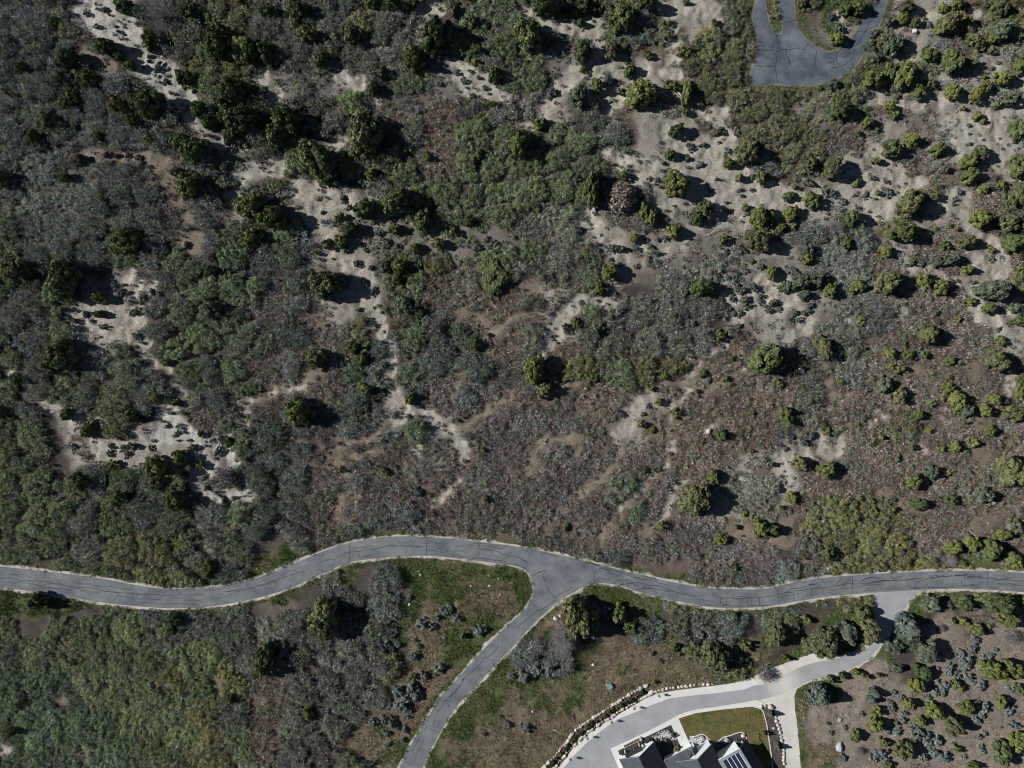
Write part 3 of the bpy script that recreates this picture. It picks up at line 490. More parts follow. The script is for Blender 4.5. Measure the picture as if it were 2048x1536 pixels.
def ribbon(bm, pts, w, z):
    """flat tar line of about width w through pts"""
    P = [Vector(p) for p in pts]; prev = None
    for k, p in enumerate(P):
        t = (P[min(k + 1, len(P) - 1)] - P[max(k - 1, 0)])
        if t.length < 1e-6: continue
        n = Vector((-t.y, t.x)).normalized() * w * .5 * random.uniform(.7, 1.25)
        a, c = bm.verts.new((p.x + n.x, p.y + n.y, z)), bm.verts.new((p.x - n.x, p.y - n.y, z))
        if prev:
            f = bm.faces.new([prev[0], prev[1], c, a]); f.normal_update()
            if f.normal.z < 0: f.normal_flip()
        prev = (a, c)
def wobble(pts, amp, step=.5):
    P = [Vector(p) for p in pts]; out = []
    for k in range(len(P) - 1):
        n = max(1, int((P[k + 1] - P[k]).length / step))
        for q in range(n):
            p = P[k].lerp(P[k + 1], q / n)
            out.append((p.x + random.uniform(-amp, amp), p.y + random.uniform(-amp, amp)))
    out.append(tuple(P[-1])); return out

def tube(bm, pts, r0, r1, sides=6):
    """tapered limb through pts"""
    rings = []
    for k, p in enumerate(pts):
        p = Vector(p); d = Vector(pts[min(k + 1, len(pts) - 1)]) - Vector(pts[max(k - 1, 0)])
        q = d.to_track_quat('Z', 'Y'); r = r0 + (r1 - r0) * k / (len(pts) - 1)
        rings.append([bm.verts.new(p + q @ Vector((r * math.cos(2 * math.pi * s / sides), r * math.sin(2 * math.pi * s / sides), 0))) for s in range(sides)])
    for a, c in zip(rings, rings[1:]):
        for s in range(sides): bm.faces.new([a[s], a[(s + 1) % sides], c[(s + 1) % sides], c[s]])
    bm.faces.new(rings[-1])
def box(bm, x0, x1, y0, y1, z0, z1):
    v = [bm.verts.new((x, y, z)) for z in (z0, z1) for x, y in ((x0, y0), (x1, y0), (x1, y1), (x0, y1))]
    for f in ((3, 2, 1, 0), (4, 5, 6, 7), (0, 1, 5, 4), (1, 2, 6, 5), (2, 3, 7, 6), (3, 0, 4, 7)): bm.faces.new([v[i] for i in f])
def done(name, bm, mat, parent=None, loc=None, smooth=False):
    me = bpy.data.meshes.new(name or "part"); bmesh.ops.recalc_face_normals(bm, faces=bm.faces); bm.to_mesh(me); bm.free()
    me.materials.append(mat)
    if smooth: me.polygons.foreach_set("use_smooth", np.ones(len(me.polygons), bool))
    return link(name, me, parent, loc) if name else me

# ---------------------------------------------------------------- ground
def build_ground():
    c = cover_at(gx, gy)
    tint = SOIL[c]
    for k in range(3): tint[..., k] = blur(tint[..., k], 5)
    mott = fbm(gx, gy, 9, 71, 4)[..., None]
    tint = tint * (.8 + .4 * mott)
    sp = np.clip(sparse, 0, 1)[..., None] * .5
    tint = tint * (1 - sp) + np.array((.29, .268, .235)) * sp
    e = earth[..., None]; tint = tint * (1 - e) + np.array((.222, .180, .134)) * e
    pale = fbm(gx, gy, 14, 81, 3)[..., None]
    s = np.array((.380, .352, .300)) * (.86 + .3 * pale)
    # the gully at the upper left and the slope below it are paler, chalky ground
    tr = np.clip(trail, 0, 1)[..., None]; tint = tint * (1 - tr) + np.array((.255, .215, .165)) * tr
    chalk = np.clip(discs("200,0,70;235,50,60;300,120,50;360,195,30;330,840,50;400,900,60;470,960,60", 0, 6.0), 0, 1)[..., None] * .8
    s = s * (1 - chalk) + np.array((.42, .41, .37)) * chalk
    rock = np.clip(discs("545,330,30;630,400,40;690,480,40;740,600,30;800,820,40;215,640,70", 0, 4.0), 0, 1)[..., None] * .5
    s = s * (1 - rock) + np.array((.36, .325, .275)) * rock
    sm = np.clip(sand, 0, 1)[..., None]; tint = tint * (1 - sm) + s * sm
    vg = np.clip(verge * 1.2, 0, 1)[..., None] * .65; g = np.array((.115, .115, .055))
    tint = tint * (1 - vg) + g * vg
    verts = np.stack([gx, gy, height], -1).reshape(-1, 3)
    i, j = np.meshgrid(np.arange(NX - 1), np.arange(NY - 1)); a = (j * NX + i).ravel()
    quads = np.stack([a, a + 1, a + NX + 1, a + NX], -1)
    far = 1500.0; n = len(verts)
    verts = np.vstack([verts, [(-far, -far, 0), (far, -far, 0), (far, far, 0), (-far, far, 0)]])
    cn = [0, NX - 1, NX * NY - 1, NX * (NY - 1)]
    ext = [(n + k, n + (k + 1) % 4, cn[(k + 1) % 4], cn[k]) for k in range(4)]
    quads = np.vstack([quads, ext])
    me = np_mesh("ground", verts, 4, quads.ravel(), MAT['soil'], smooth=True)
    at = me.attributes.new("tint", 'FLOAT_COLOR', 'POINT')
    col = np.ones((len(verts), 4), np.float32); col[:n, :3] = tint.reshape(-1, 3); col[n:, :3] = (.16, .125, .095)
    at.data.foreach_set("color", col.ravel())
    me.polygons.foreach_set("use_smooth", np.ones(len(me.polygons), bool))
    tag(link("ground", me), kind='structure')
build_ground()

# ---------------------------------------------------------------- roads and paved ground
sh = sheet("road_shoulder", push(ROAD, .68, .62, 91), .010, MAT['shoulder'])
sheet("drive_shoulder", push(DRIVE, .62, .5, 93), .014, MAT['shoulder'])
sheet("gravel_drive", push(GRAVEL, .12, .15, 95), .020, MAT['gravel'])
road = sheet("road", push(ROAD, .0, .08, 97, .8), .030, MAT['asphalt'])
drive = sheet("driveway", DRIVE, .036, MAT['drive'])
loop = sheet("loop_road", push(LOOP, .0, .12, 99, .8), .030, MAT['loop'])
sheet("loop_shoulder", push(LOOP, .22, .22, 101), .010, mottled("loop_edge_gravel", (.17, .145, .08), (.28, .25, .19), .4, 4, .95, .3))
sheet("kerb_band", KERBBAND, .10, MAT['concrete'], .10)
sheet("walkway", WALK, .12, MAT['concrete'], .12)
sheet("lawn", LAWN, .06, MAT['lawn'], .06)
sheet("mulch_ground", MULCH, .045, MAT['mulch'])
sheet("planting_ground", PLANTBED, .05, MAT['mulch'])
sheet("gravel_bed_ground", BED, .040, MAT['bed'])
def edging(name, pts, w, h):
    bm = bmesh.new(); L = smooth_line(WL(pts), 4)
    P = [Vector(p) for p in L]
    lv = []
    for k, p in enumerate(P):
        t = (P[min(k + 1, len(P) - 1)] - P[max(k - 1, 0)]).normalized(); n = Vector((-t.y, t.x)) * w / 2
        lv.append([bm.verts.new((p.x + s * n.x, p.y + s * n.y, z)) for s, z in ((1, 0), (1, h), (-1, h), (-1, 0))])
    for a, c in zip(lv, lv[1:]):
        for s in range(3): bm.faces.new([a[s], a[s + 1], c[s + 1], c[s]])
    o = done(name, bm, MAT['concrete']); o["kind"] = 'structure'
edging("lawn_kerb", PL("1507,1413 1518,1416 1525,1421 1529,1433 1534,1453 1537,1474 1542,1508 1545,1536 1550,1600"), .22, .16)
edging("bed_kerb", PL("1380,1473 1391,1472 1402,1468 1410,1471 1418,1478 1427,1483 1437,1482 1447,1474 1459,1471 1470,1467 1483,1464 1490,1469 1493,1478 1494,1491 1496,1520"), .2, .15)

# sealed cracks: hand-read lines plus the long meandering ones that follow the lanes
def cracks(name, parent, lines, w, z, extra=()):
    bm = bmesh.new()
    for l in lines: ribbon(bm, wobble(WL(l), .13, .45), w, z)
    for l, ww in extra: ribbon(bm, l, ww, z)
    o = done(None, bm, MAT['tar']); link(name, o, parent)
A = lambda s: zl(0, 1024, 3, s); B_ = lambda s: zl(512, 1024, 3, s); C_ = lambda s: zl(1024, 1024, 3, s); D_ = lambda s: zl(1536, 1024, 3, s)
hand = [A("0,395 70,395 130,412 250,415 330,430 480,455 550,450"), A("30,440 45,420 80,430"), A("70,440 110,415 190,430 300,455 430,468"), A("60,375 150,375 190,395"), A("550,455 640,475 780,490 900,493 980,500 1100,498 1220,497"), A("690,480 710,498 680,530"), A("800,492 800,515"), A("825,492 825,517"), A("700,500 800,520 960,525"), A("975,500 970,515"), A("850,540 950,552 1070,550 1190,556"), A("1340,482 1450,465 1536,455"),
 B_("0,445 80,425 180,385 260,362"), B_("100,480 118,455 115,440"), B_("385,300 470,280 540,245 620,235 700,225 800,200 880,205 1020,205"), B_("560,185 562,298"), B_("1027,152 1023,262"), B_("395,340 395,370"), B_("395,358 480,345 560,300"), B_("560,240 600,215 690,200 710,212 660,220 640,212"), B_("610,250 620,275 690,262"), B_("1130,265 1160,250 1210,262 1330,275 1450,290 1500,300"), B_("1300,190 1340,195 1345,225 1440,235 1536,270"), B_("1320,270 1340,240"), B_("1410,215 1480,220"), B_("1190,205 1240,205"),
 B_("1460,795 1430,840 1370,880 1330,930 1250,1000 1200,1070 1130,1140 1090,1200 1060,1280"), B_("1420,910 1430,930"), B_("1330,935 1345,955"), B_("1355,970 1320,1020 1300,1040"), B_("1250,990 1220,1050 1170,1110 1160,1140 1120,1130"), B_("1040,1300 1100,1325"), B_("1030,1280 990,1330 960,1400 930,1440"), B_("1005,1370 970,1440 945,1500"), B_("1150,1150 1160,1175"), B_("905,1470 900,1500 925,1520"), B_("1536,830 1480,880 1440,930"),
 C_("0,260 40,270 85,300"), C_("170,250 200,245 230,262 280,270"), C_("110,385 180,355 205,345"), C_("205,345 185,380 215,460 265,520"), C_("265,520 270,500 340,465 360,445"), C_("265,525 200,570 130,605 60,665 30,700"), C_("360,480 430,450 500,425"), C_("120,545 150,578"), C_("505,350 490,390 497,425"), C_("415,305 500,315 620,350 700,370 770,400 850,415 935,440"), C_("470,300 560,345 640,380 660,370"), C_("480,310 600,325 740,355 800,385 870,410"), C_("520,335 640,360 720,390 780,405"), C_("610,435 630,410 700,405 650,435 720,430 770,440"), C_("640,440 740,420 830,440 880,440 940,470"), C_("780,455 800,440 825,455 800,462 780,455"), C_("710,470 800,460 930,470 1000,485 1110,510"), C_("990,480 990,515"), C_("1145,540 1160,555 1230,560 1240,545"), C_("1250,550 1250,520 1285,515 1285,555 1255,560"), C_("1285,515 1370,520 1420,512 1480,515 1536,508"), C_("1415,515 1415,560"), C_("1483,515 1485,560"), C_("1260,560 1360,565 1480,560 1536,560"),
 D_("0,510 60,490 160,478 260,458 330,455 430,440 470,430 560,430 700,412 850,405 1000,390 1150,380 1260,392 1380,405 1536,415"), D_("55,455 65,545"), D_("260,458 265,510"), D_("505,388 510,470"), D_("1318,355 1315,455"), D_("100,485 140,460 200,455 290,430 240,435"), D_("410,430 440,400 420,425 410,430"), D_("440,440 500,400 480,395"), D_("540,425 590,395 640,390 560,410"), D_("560,440 620,425 700,415 800,410 860,405"), D_("735,375 745,400 800,395 790,380"), D_("830,410 845,450"), D_("880,455 890,420 930,410 955,430 940,450"), D_("570,475 680,465 760,462 870,458 940,455 1050,450 1120,452"), D_("950,405 1040,390 1120,380 1200,375"), D_("960,385 1020,380 1060,385"), D_("1060,440 1090,430"), D_("1160,410 1165,440 1250,445"), D_("1365,385 1360,410 1450,400"), D_("1265,365 1270,400"), D_("1380,430 1460,432 1536,440"), D_("670,430 675,462"), D_("150,490 160,525"), D_("330,410 340,440"), D_("1180,385 1180,400 1240,390 1235,378")]
def fine_cracks(n, seed):
    """short wandering hairline cracks that follow the lanes of the main road"""
    r = random.Random(seed); top = smooth_line(road_top, 1); out = []
    low = road_b2[::-1] + road_b1[::-1]
    for _ in range(n):
        k = r.randrange(4, len(road_top) - 14); a = road_top[k]
        c = min(low, key=lambda p: abs(p[0] - a[0]) + .3 * abs(p[1] - a[1]))
        if abs(c[1] - a[1]) > 60: continue
        f = r.uniform(.1, .9); pts = []
        for q in range(r.randrange(2, 9)):
            t = road_top[k + q]; d = min(low, key=lambda p: abs(p[0] - t[0]) + .3 * abs(p[1] - t[1]))
            if abs(d[1] - t[1]) > 60: break
            f = min(.95, max(.05, f + r.uniform(-.1, .1))); pts.append((t[0] + (d[0] - t[0]) * f, t[1] + (d[1] - t[1]) * f))
        if len(pts) > 1: out.append((wobble(WL(pts), .16, .6), .055))
        if r.random() < .35:
            out.append((wobble(WL([(a[0] + (c[0] - a[0]) * f, a[1] + (c[1] - a[1]) * f), (a[0] + (c[0] - a[0]) * (f + r.uniform(-.4, .4)) + r.uniform(-4, 4), a[1] + (c[1] - a[1]) * min(.95, max(.05, f + r.uniform(-.5, .5))))]), .1, .5), .055))
    return out
cracks("crack_seal", road, hand, .13, .036, fine_cracks(110, 3))
E_ = lambda s: zl(1480, 0, 6.4, s)
lh = [E_("215,635 300,635 480,655 560,632 700,628 820,632 850,580 885,555"), E_("465,435 480,530 515,640"), E_("490,655 470,750 450,850 460,920 485,1060"), E_("180,835 260,855 330,850 445,855"), E_("430,550 410,640"), E_("420,745 470,735"), E_("595,640 600,720 640,780 700,790"), E_("640,785 620,840 580,890"), E_("610,740 640,790 600,800"), E_("985,645 960,720 955,800 980,880"), E_("540,265 620,278 720,265"), E_("1745,0 1690,200 1620,370 1580,440 1520,540 1480,580 1430,590 1390,640 1280,700"), E_("1500,400 1600,400 1680,360 1750,325"), E_("1210,640 1250,690 1230,770 1270,840 1320,890 1365,925"), E_("1440,600 1470,680 1440,740 1390,790 1330,840 1200,870 1160,885"), E_("1450,690 1530,690 1570,670"), E_("1280,740 1400,690 1460,680"), E_("1150,730 1200,740 1190,775"), E_("1540,590 1560,660"), E_("235,535 290,535"), E_("1100,810 1180,800 1230,770"), E_("520,800 570,830 560,870")]
cracks("crack_seal", loop, lh, .15, .036)
# ---------------------------------------------------------------- foliage prototypes
def unit(v): return v / np.maximum(np.linalg.norm(v, axis=-1, keepdims=True), 1e-9)
def leaf_quads(cent, nrm, size, r, aspect=1.0):
    """one leaf-clump quad per centre, facing nrm with a random roll"""
    n = len(cent); t = unit(np.cross(nrm, r.normal(size=(n, 3)))); s = np.cross(nrm, t)
    a = t * size[:, None] * aspect; b = s * size[:, None]
    bend = nrm * size[:, None] * r.uniform(-.35, .35, (n, 1))
    V = np.stack([cent - a - b, cent + a - b + bend, cent + a + b, cent - a + b + bend], 1).reshape(-1, 3)
    return V, np.arange(4 * n)

def crown_mesh(name, seed, lobes, per, leaf, mat, pointed=0.0, ragged=.0):
    """unit crown: radius about 1, height about 1 (scaled later); lobes of leaf clumps over an uneven dome"""
    r = np.random.default_rng(seed); C = []; Nn = []; S = []; Hh = []
    ph = r.uniform(0, 6.28, 4)
    for k in range(lobes):
        t = (k + .5) / lobes; t = .06 + .9 * t ** 1.25
        if pointed > 0: rad = (1 - t) ** pointed * .92 + .06
        else: rad = math.sqrt(max(0.0, 1 - ((t - .36) / .66) ** 2)) * .86
        az = k * 2.39996 + r.uniform(-.5, .5)
        rad *= (1 + .16 * math.sin(2 * az + ph[0]) + .12 * math.sin(3 * az + ph[1])) * r.uniform(.72 - ragged, 1.08)
        if r.random() < .22: rad *= .55
        c = np.array((math.cos(az) * rad, math.sin(az) * rad, t * r.uniform(.9, 1.03)))
        lr = r.uniform(.17, .30) * (1.15 if lobes < 20 else 1.0) * (1 - .45 * pointed * t)
        d = unit(r.normal(size=(per, 3))); d[:, 2] = np.where(d[:, 2] < -.35, -d[:, 2], d[:, 2])
        outw = unit(c - np.array((0, 0, .35)))
        p = c + d * lr * r.uniform(.55, 1.08, (per, 1)) * np.array((1, 1, .62))
        C.append(p); Nn.append(unit(d * .8 + outw * .3 + r.normal(size=(per, 3)) * .45)); S.append(leaf * r.uniform(.6, 1.35, per))
        Hh.append(np.full(per, r.uniform(.78, 1.22)) * r.uniform(.75, 1.25, per))
    C = np.vstack(C); V, L = leaf_quads(C, np.vstack(Nn), np.concatenate(S), r)
    h = np.concatenate(Hh)
    sh = np.stack([h * r.uniform(.9, 1.12, len(h)), h, h * r.uniform(.85, 1.15, len(h))], -1)
    return np_mesh(name, V, 4, L, mat, sh)

def twig_mesh(name, seed, n, mat, thick=.02, leaves=0, leaf=.05, spread=1.0):
    """bare crown: radiating forked twigs, unit size, with a few dead leaf scraps"""
    r = np.random.default_rng(seed); V = []; F = []
    def seg(a, b, w0, w1):
        d = unit(b - a); s1 = unit(np.cross(d, r.normal(size=3))); s2 = np.cross(d, s1); k = len(V)
        for q in (0, 1, 2):
            an = q * 2.094; V.append(a + (s1 * math.cos(an) + s2 * math.sin(an)) * w0)
        for q in (0, 1, 2):
            an = q * 2.094; V.append(b + (s1 * math.cos(an) + s2 * math.sin(an)) * w1)
        for q in (0, 1, 2): F.append((k + q, k + (q + 1) % 3, k + 3 + (q + 1) % 3, k + 3 + q))
    for _ in range(n):
        az = r.uniform(0, 6.283); el = r.uniform(.1, 1.45)
        d = np.array((math.cos(az) * math.cos(el) * spread, math.sin(az) * math.cos(el) * spread, math.sin(el)))
        a = np.array((0, 0, .05)) + d * r.uniform(.0, .25); mid = d * r.uniform(.45, .7) + r.normal(size=3) * .06
        seg(a, mid, thick, thick * .7)
        for q in range(r.integers(2, 5)):
            e = mid + unit(d + r.normal(size=3) * .55) * r.uniform(.2, .42); seg(mid, e, thick * .7, thick * .25)
            for z in range(2):
                g = e + unit(d + r.normal(size=3) * .8) * r.uniform(.08, .2); seg(e, g, thick * .4, thick * .15)
    V = np.array(V); F = np.array(F)
    sh = np.ones((len(F), 3)) * r.uniform(.7, 1.25, (len(F), 1))
    if leaves:
        c = unit(r.normal(size=(leaves, 3))) * r.uniform(.35, 1.0, (leaves, 1)); c[:, 2] = np.abs(c[:, 2]) * .9 + .08
        v2, l2 = leaf_quads(c, unit(c + r.normal(size=c.shape) * .6), leaf * r.uniform(.5, 1.3, leaves), r)
        F = np.vstack([F, l2.reshape(-1, 4) + len(V)]); V = np.vstack([V, v2])
        sh = np.vstack([sh, np.ones((leaves, 3)) * r.uniform(.55, 1.1, (leaves, 1))])
    return np_mesh(name, V, 4, F.ravel(), mat, sh)

def trunk_mesh(name, seed):
    random.seed(seed); bm = bmesh.new()
    tube(bm, [(0, 0, -.12), (.03, .02, .25), (-.02, .05, .5), (.02, .0, .8)], .075, .02)
    for k in range(6):
        az = k * 1.05 + random.uniform(-.3, .3); z = random.uniform(.12, .5)
        tube(bm, [(0, 0, z), (math.cos(az) * .3, math.sin(az) * .3, z + .14), (math.cos(az) * .66, math.sin(az) * .66, z + .25)], .035, .01, 5)
    o = done(None, bm, MAT['bark']); o.name = name
    return o

LARGE = [crown_mesh("crown_large", 100 + k, 62, 75, .062, MAT['leaf_g'], ragged=.06 * (k % 3)) for k in range(7)]
MID = [crown_mesh("crown_medium", 200 + k, 34, 62, .082, MAT['leaf_g'], ragged=.08 * (k % 3)) for k in range(7)]
SMALL = [crown_mesh("crown_small", 300 + k, 14, 42, .125, MAT['leaf_g'], ragged=.1 * (k % 3)) for k in range(6)]
SPRUCE = [crown_mesh("crown_spruce", 400 + k, 70, 60, .060, MAT['leaf_s'], pointed=.8) for k in range(3)]
SAGE = [crown_mesh("sage_tuft", 500 + k, 16, 70, .072, MAT['leaf_a'], ragged=.25) for k in range(8)]
BARE = [twig_mesh("bare_crown", 600 + k, 230, MAT['leaf_p'], .012) for k in range(2)]
RUSSET = [twig_mesh("russet_crown", 620, 150, MAT['leaf_p'], .011, 2600, .05)]
BUSH = [twig_mesh("bare_bush", 640 + k, 120, MAT['leaf_w'], .014, 160, .05) for k in range(3)]
TRUNK = [trunk_mesh("trunk", 700 + k) for k in range(4)]
random.seed(11)

def place(name, me, mat, parent, loc, rz, sc, tilt=(0, 0)):
    o = bpy.data.objects.new(name, me); COL.objects.link(o)
    if parent is not None: o.parent = parent
    o.location = loc; o.rotation_euler = (tilt[0], tilt[1], rz); o.scale = sc
    if mat is not None:
        o.material_slots[0].link = 'OBJECT'; o.material_slots[0].material = mat
    return o

# ---------------------------------------------------------------- read the plant list
PLANTS = []
for (tx, ty), text in TREES.items():
    for t in text.replace("\n", ";").split(";"):
        q = t.split(",")
        if len(q) < 5 or q[4] == '0': continue
        px, py = tx * 512 + float(q[0]) / 3, ty * 512 + float(q[1]) / 3
        PLANTS.append([px, py, float(q[2]) / 3 * M_PX, float(q[3]) / 3 * M_PX, q[4]])

SIZE_WORD = lambda r: "tiny" if r < .85 else "small" if r < 1.5 else "medium" if r < 2.4 else "large" if r < 3.3 else "very large"
KIND_WORD = {'d': "dark green juniper", 'g': "green juniper", 'y': "yellow-green juniper", 'o': "olive juniper", 'b': "blue-green juniper", 's': "pale blue spruce", 'w': "grey leafless bush", 'k': "green oak shrub", 'p': "bare grey leafless tree", 'r': "dead russet tree"}
GROUND_WORD = {'L': "in grey brush", 'T': "in dark brush", 'G': "in leafy brush", 'O': "in olive brush", 'R': "in brown scrub", 'B': "in sagebrush", 'D': "in dry grass", 'W': "in green grass", 'S': "on sandy ground", 'E': "on brown earth"}
LANDMARK = [(1560, 60, "the loop road"), (1110, 1150, "the road junction"), (1241, 1226, "the dead russet tree"), (1790, 1230, "the driveway mouth"), (1330, 1500, "the house"), (270, 100, "the chalky gully"), (760, 660, "the long sandy gully"), (1990, 270, "the wide sand patch"), (215, 640, "the pebbly clearing"), (340, 850, "the chalky clearing")]
LANDMARK[2] = (1241, 393, "the dead russet tree")
tree_spots = []; to_label = []
def ground_words(x, y):
    if sample(verge, x, y) > .3: return "beside paving"
    if sample(sand, x, y) > .5: return "on bare sand"
    return GROUND_WORD[CL[int(cover_at(np.array([x]), np.array([y]), 0.0)[0])]]
def near_landmark(px, py):
    out = []
    for lx, ly, nm in LANDMARK:
        d = math.hypot(px - lx, py - ly)
        if d < 170:
            dx, dy = px - lx, py - ly
            side = ("right of" if dx > 0 else "left of") if abs(dx) > abs(dy) else ("below" if dy > 0 else "above")
            out.append((d, f"close {side} {nm}" if d < 100 else f"{side} {nm}"))
    return [t for _, t in sorted(out)]
def plant_label(o, head, px, py): to_label.append((o, head, px, py))
def write_labels():
    """a landmark names a plant only where no plant of the same look shares it; the rest say where they stand in the photo"""
    from collections import Counter
    n_head = Counter(h for _, h, _, _ in to_label)
    n_land = Counter((h, t.replace("close ", "")) for _, h, px, py in to_label for t in near_landmark(px, py))
    used = set()
    for o, h, px, py in to_label:
        opts = [h] if n_head[h] == 1 else []
        opts += [f"{h} {t}" for t in near_landmark(px, py) if n_land[(h, t.replace("close ", ""))] == 1]
        for t in opts + [f"{h}, {px / 20.48:.0f} percent across, {py / 15.36:.0f} percent down the photo", f"{h}, {px / 20.48:.1f} percent across, {py / 15.36:.1f} percent down"]:
            if t not in used and len(t.split()) <= 16: break
        used.add(t); o["label"] = t

def leaned(px, py, rx, ry, hf):
    """true base, radii and height of a crown whose outline in the survey frame leans away from the nadir"""
    dx, dy = px - 1024, py - 768; tl = math.hypot(dx, dy) / 1577.0
    q = 1 / (1 + .22 * tl * hf); rx *= q; ry *= q; h = hf * (rx + ry) / 2 + .25
    s = 1 - .55 * h / HCAM
    X, Y = W(1024 + dx * s, 768 + dy * s)
    return X, Y, rx, ry, h

small_sage = []; n_sage = 0; n_jun = 0
for px, py, rx, ry, k in sorted(PLANTS, key=lambda p: -p[2] * p[3]):
    if k == 'a':
        X, Y, rx, ry, h = leaned(px, py, rx, ry, .95)
        n_sage += 1
        if n_sage > 296:
            small_sage.append((X, Y, float(gz(X, Y)) - .1, rx * 1.12, ry * 1.12, h + .1)); continue
        c = CL[int(cover_at(np.array([X]), np.array([Y]), 0.0)[0])]
        o = place("sagebrush", random.choice(SAGE), MAT['leaf_a' if py > 1180 or k == 'b' else 'leaf_q'], None, (X, Y, float(gz(X, Y)) - .1), random.uniform(0, 6.28), (rx * 1.12, ry * 1.12, h + .1))
        grp = "sagebrush clumps on the hillside"
        plant_label(o, f"{'tiny' if rx < .65 else 'small' if rx < 1.0 else 'broad'} {'blue-grey' if py > 1180 else 'dark grey-green'} sagebrush {ground_words(X, Y).replace('in sagebrush', 'among others')}", px, py); lab = None
        tag(o, lab, "sagebrush", grp); tree_spots.append((X, Y, rx * .8)); continue
    hf = {'s': 2.3, 'p': 1.5, 'w': 1.15, 'k': .75, 'r': 1.5, 'd': 2.25, 'b': 1.8}.get(k, 2.0)
    big = (rx + ry) / 2
    if big > 3.6: hf *= .86
    X, Y, rx, ry, h = leaned(px, py, rx, ry, hf)
    r = (rx + ry) / 2
    bush = k in 'wk'
    nm = {'s': "spruce_tree", 'p': "bare_tree", 'r': "dead_tree", 'w': "bare_bush", 'k': "oak_shrub"}.get(k, "juniper_tree")
    if nm == "juniper_tree":
        n_jun += 1
        if n_jun > 285:
            o = place("juniper_shrub", random.choice(SMALL if r < 1.05 else MID), MAT['leaf_' + k], None, (X, Y, float(gz(X, Y)) - .05), random.uniform(0, 6.28), (rx * 1.22, ry * 1.22, h), (random.uniform(-.08, .08), random.uniform(-.08, .08)))
            plant_label(o, f"{SIZE_WORD(r)} {KIND_WORD[k].replace('juniper', 'juniper shrub')} {ground_words(X, Y)}", px, py); tag(o, None, "shrub", "small junipers on the hillside"); tree_spots.append((X, Y, r)); continue
    root = empty(nm, (X, Y, float(gz(X, Y)) - .05))
    plant_label(root, f"{SIZE_WORD(r)} {KIND_WORD[k]} {ground_words(X, Y)}".replace("medium ", "mid-sized "), px, py)
    tag(root, None, "bush" if bush else "tree", {'s': "spruces by the driveway", 'p': "bare grey trees", 'w': "bare grey bushes", 'k': "low oak shrubs"}.get(k, "junipers on the hillside"))
    pool = {'s': SPRUCE, 'p': BARE, 'r': RUSSET, 'w': BUSH}.get(k) or (LARGE if r > 2.1 else MID if r > 1.05 else SMALL)
    rz = random.uniform(0, 6.28)
    # the crown keeps its long axis: only quarter turns are random when the outline is elongated
    if max(rx, ry) / min(rx, ry) > 1.25: rz = random.choice((0, math.pi)) + random.uniform(-.3, .3)
    f = (1.1 if r > 2.1 else 1.2) if k not in 'pwr' else 1.0
    place("crown", random.choice(pool), MAT['leaf_' + k], root, (0, 0, .06 * h), rz, (rx * f, ry * f, h * .96), (random.uniform(-.08, .08), random.uniform(-.08, .08)))
    place("stem" if bush else "trunk", random.choice(TRUNK), None if k not in 'pr' else MAT['wood'], root, (0, 0, 0), random.uniform(0, 6.28), (r * .8, r * .8, h * .95))
    tree_spots.append((X, Y, r))
write_labels()
if small_sage:                                            # the smallest sage tufts, past three hundred of them
    VV = []; LL = []; SS = []; nv = 0
    for X, Y, Z, ax, ay, h in small_sage:
        src = random.choice(SAGE); v = np.empty(len(src.vertices) * 3, np.float32); src.vertices.foreach_get("co", v); v = v.reshape(-1, 3)
        s = np.empty(len(src.polygons) * 4, np.float32); src.attributes["shade"].data.foreach_get("color", s)
        an = random.uniform(0, 6.28); q = np.stack([(v[:, 0] * math.cos(an) - v[:, 1] * math.sin(an)) * ax + X, (v[:, 0] * math.sin(an) + v[:, 1] * math.cos(an)) * ay + Y, v[:, 2] * h + Z], -1)
        VV.append(q); LL.append(np.arange(len(v)) + nv); nv += len(v); SS.append(s.reshape(-1, 4)[:, :3])
    me = np_mesh("sagebrush_tufts", np.vstack(VV), 4, np.concatenate(LL), MAT['leaf_q'], np.vstack(SS))
    tag(link("sagebrush_tufts", me), "tiny dark sagebrush tufts dotted over the sandy slopes", "sagebrush", None, 'stuff')
print("PLANTS", len(PLANTS), "sage", n_sage)

# ---------------------------------------------------------------- brush, scrub and grass (nobody could count them)
tree_mask = np.zeros((NY, NX), bool)
for X, Y, r in tree_spots:
    if r < .5: continue
    rr = r * (.72 if r > 2.2 else 1.0) + (.0 if r > 2.2 else .35)
    i0, i1 = int((X - rr + RX) / RES), int((X + rr + RX) / RES) + 1; j0, j1 = int((Y - rr + RY) / RES), int((Y + rr + RY) / RES) + 1
    i0, j0 = max(i0, 0), max(j0, 0)
    tree_mask[j0:j1, i0:i1] |= np.hypot(gx[j0:j1, i0:i1] - X, gy[j0:j1, i0:i1] - Y) < rr
def at(mask, x, y):
    i = np.clip(np.round((x + RX) / RES).astype(int), 0, NX - 1); j = np.clip(np.round((y + RY) / RES).astype(int), 0, NY - 1)
    return mask[j, i]

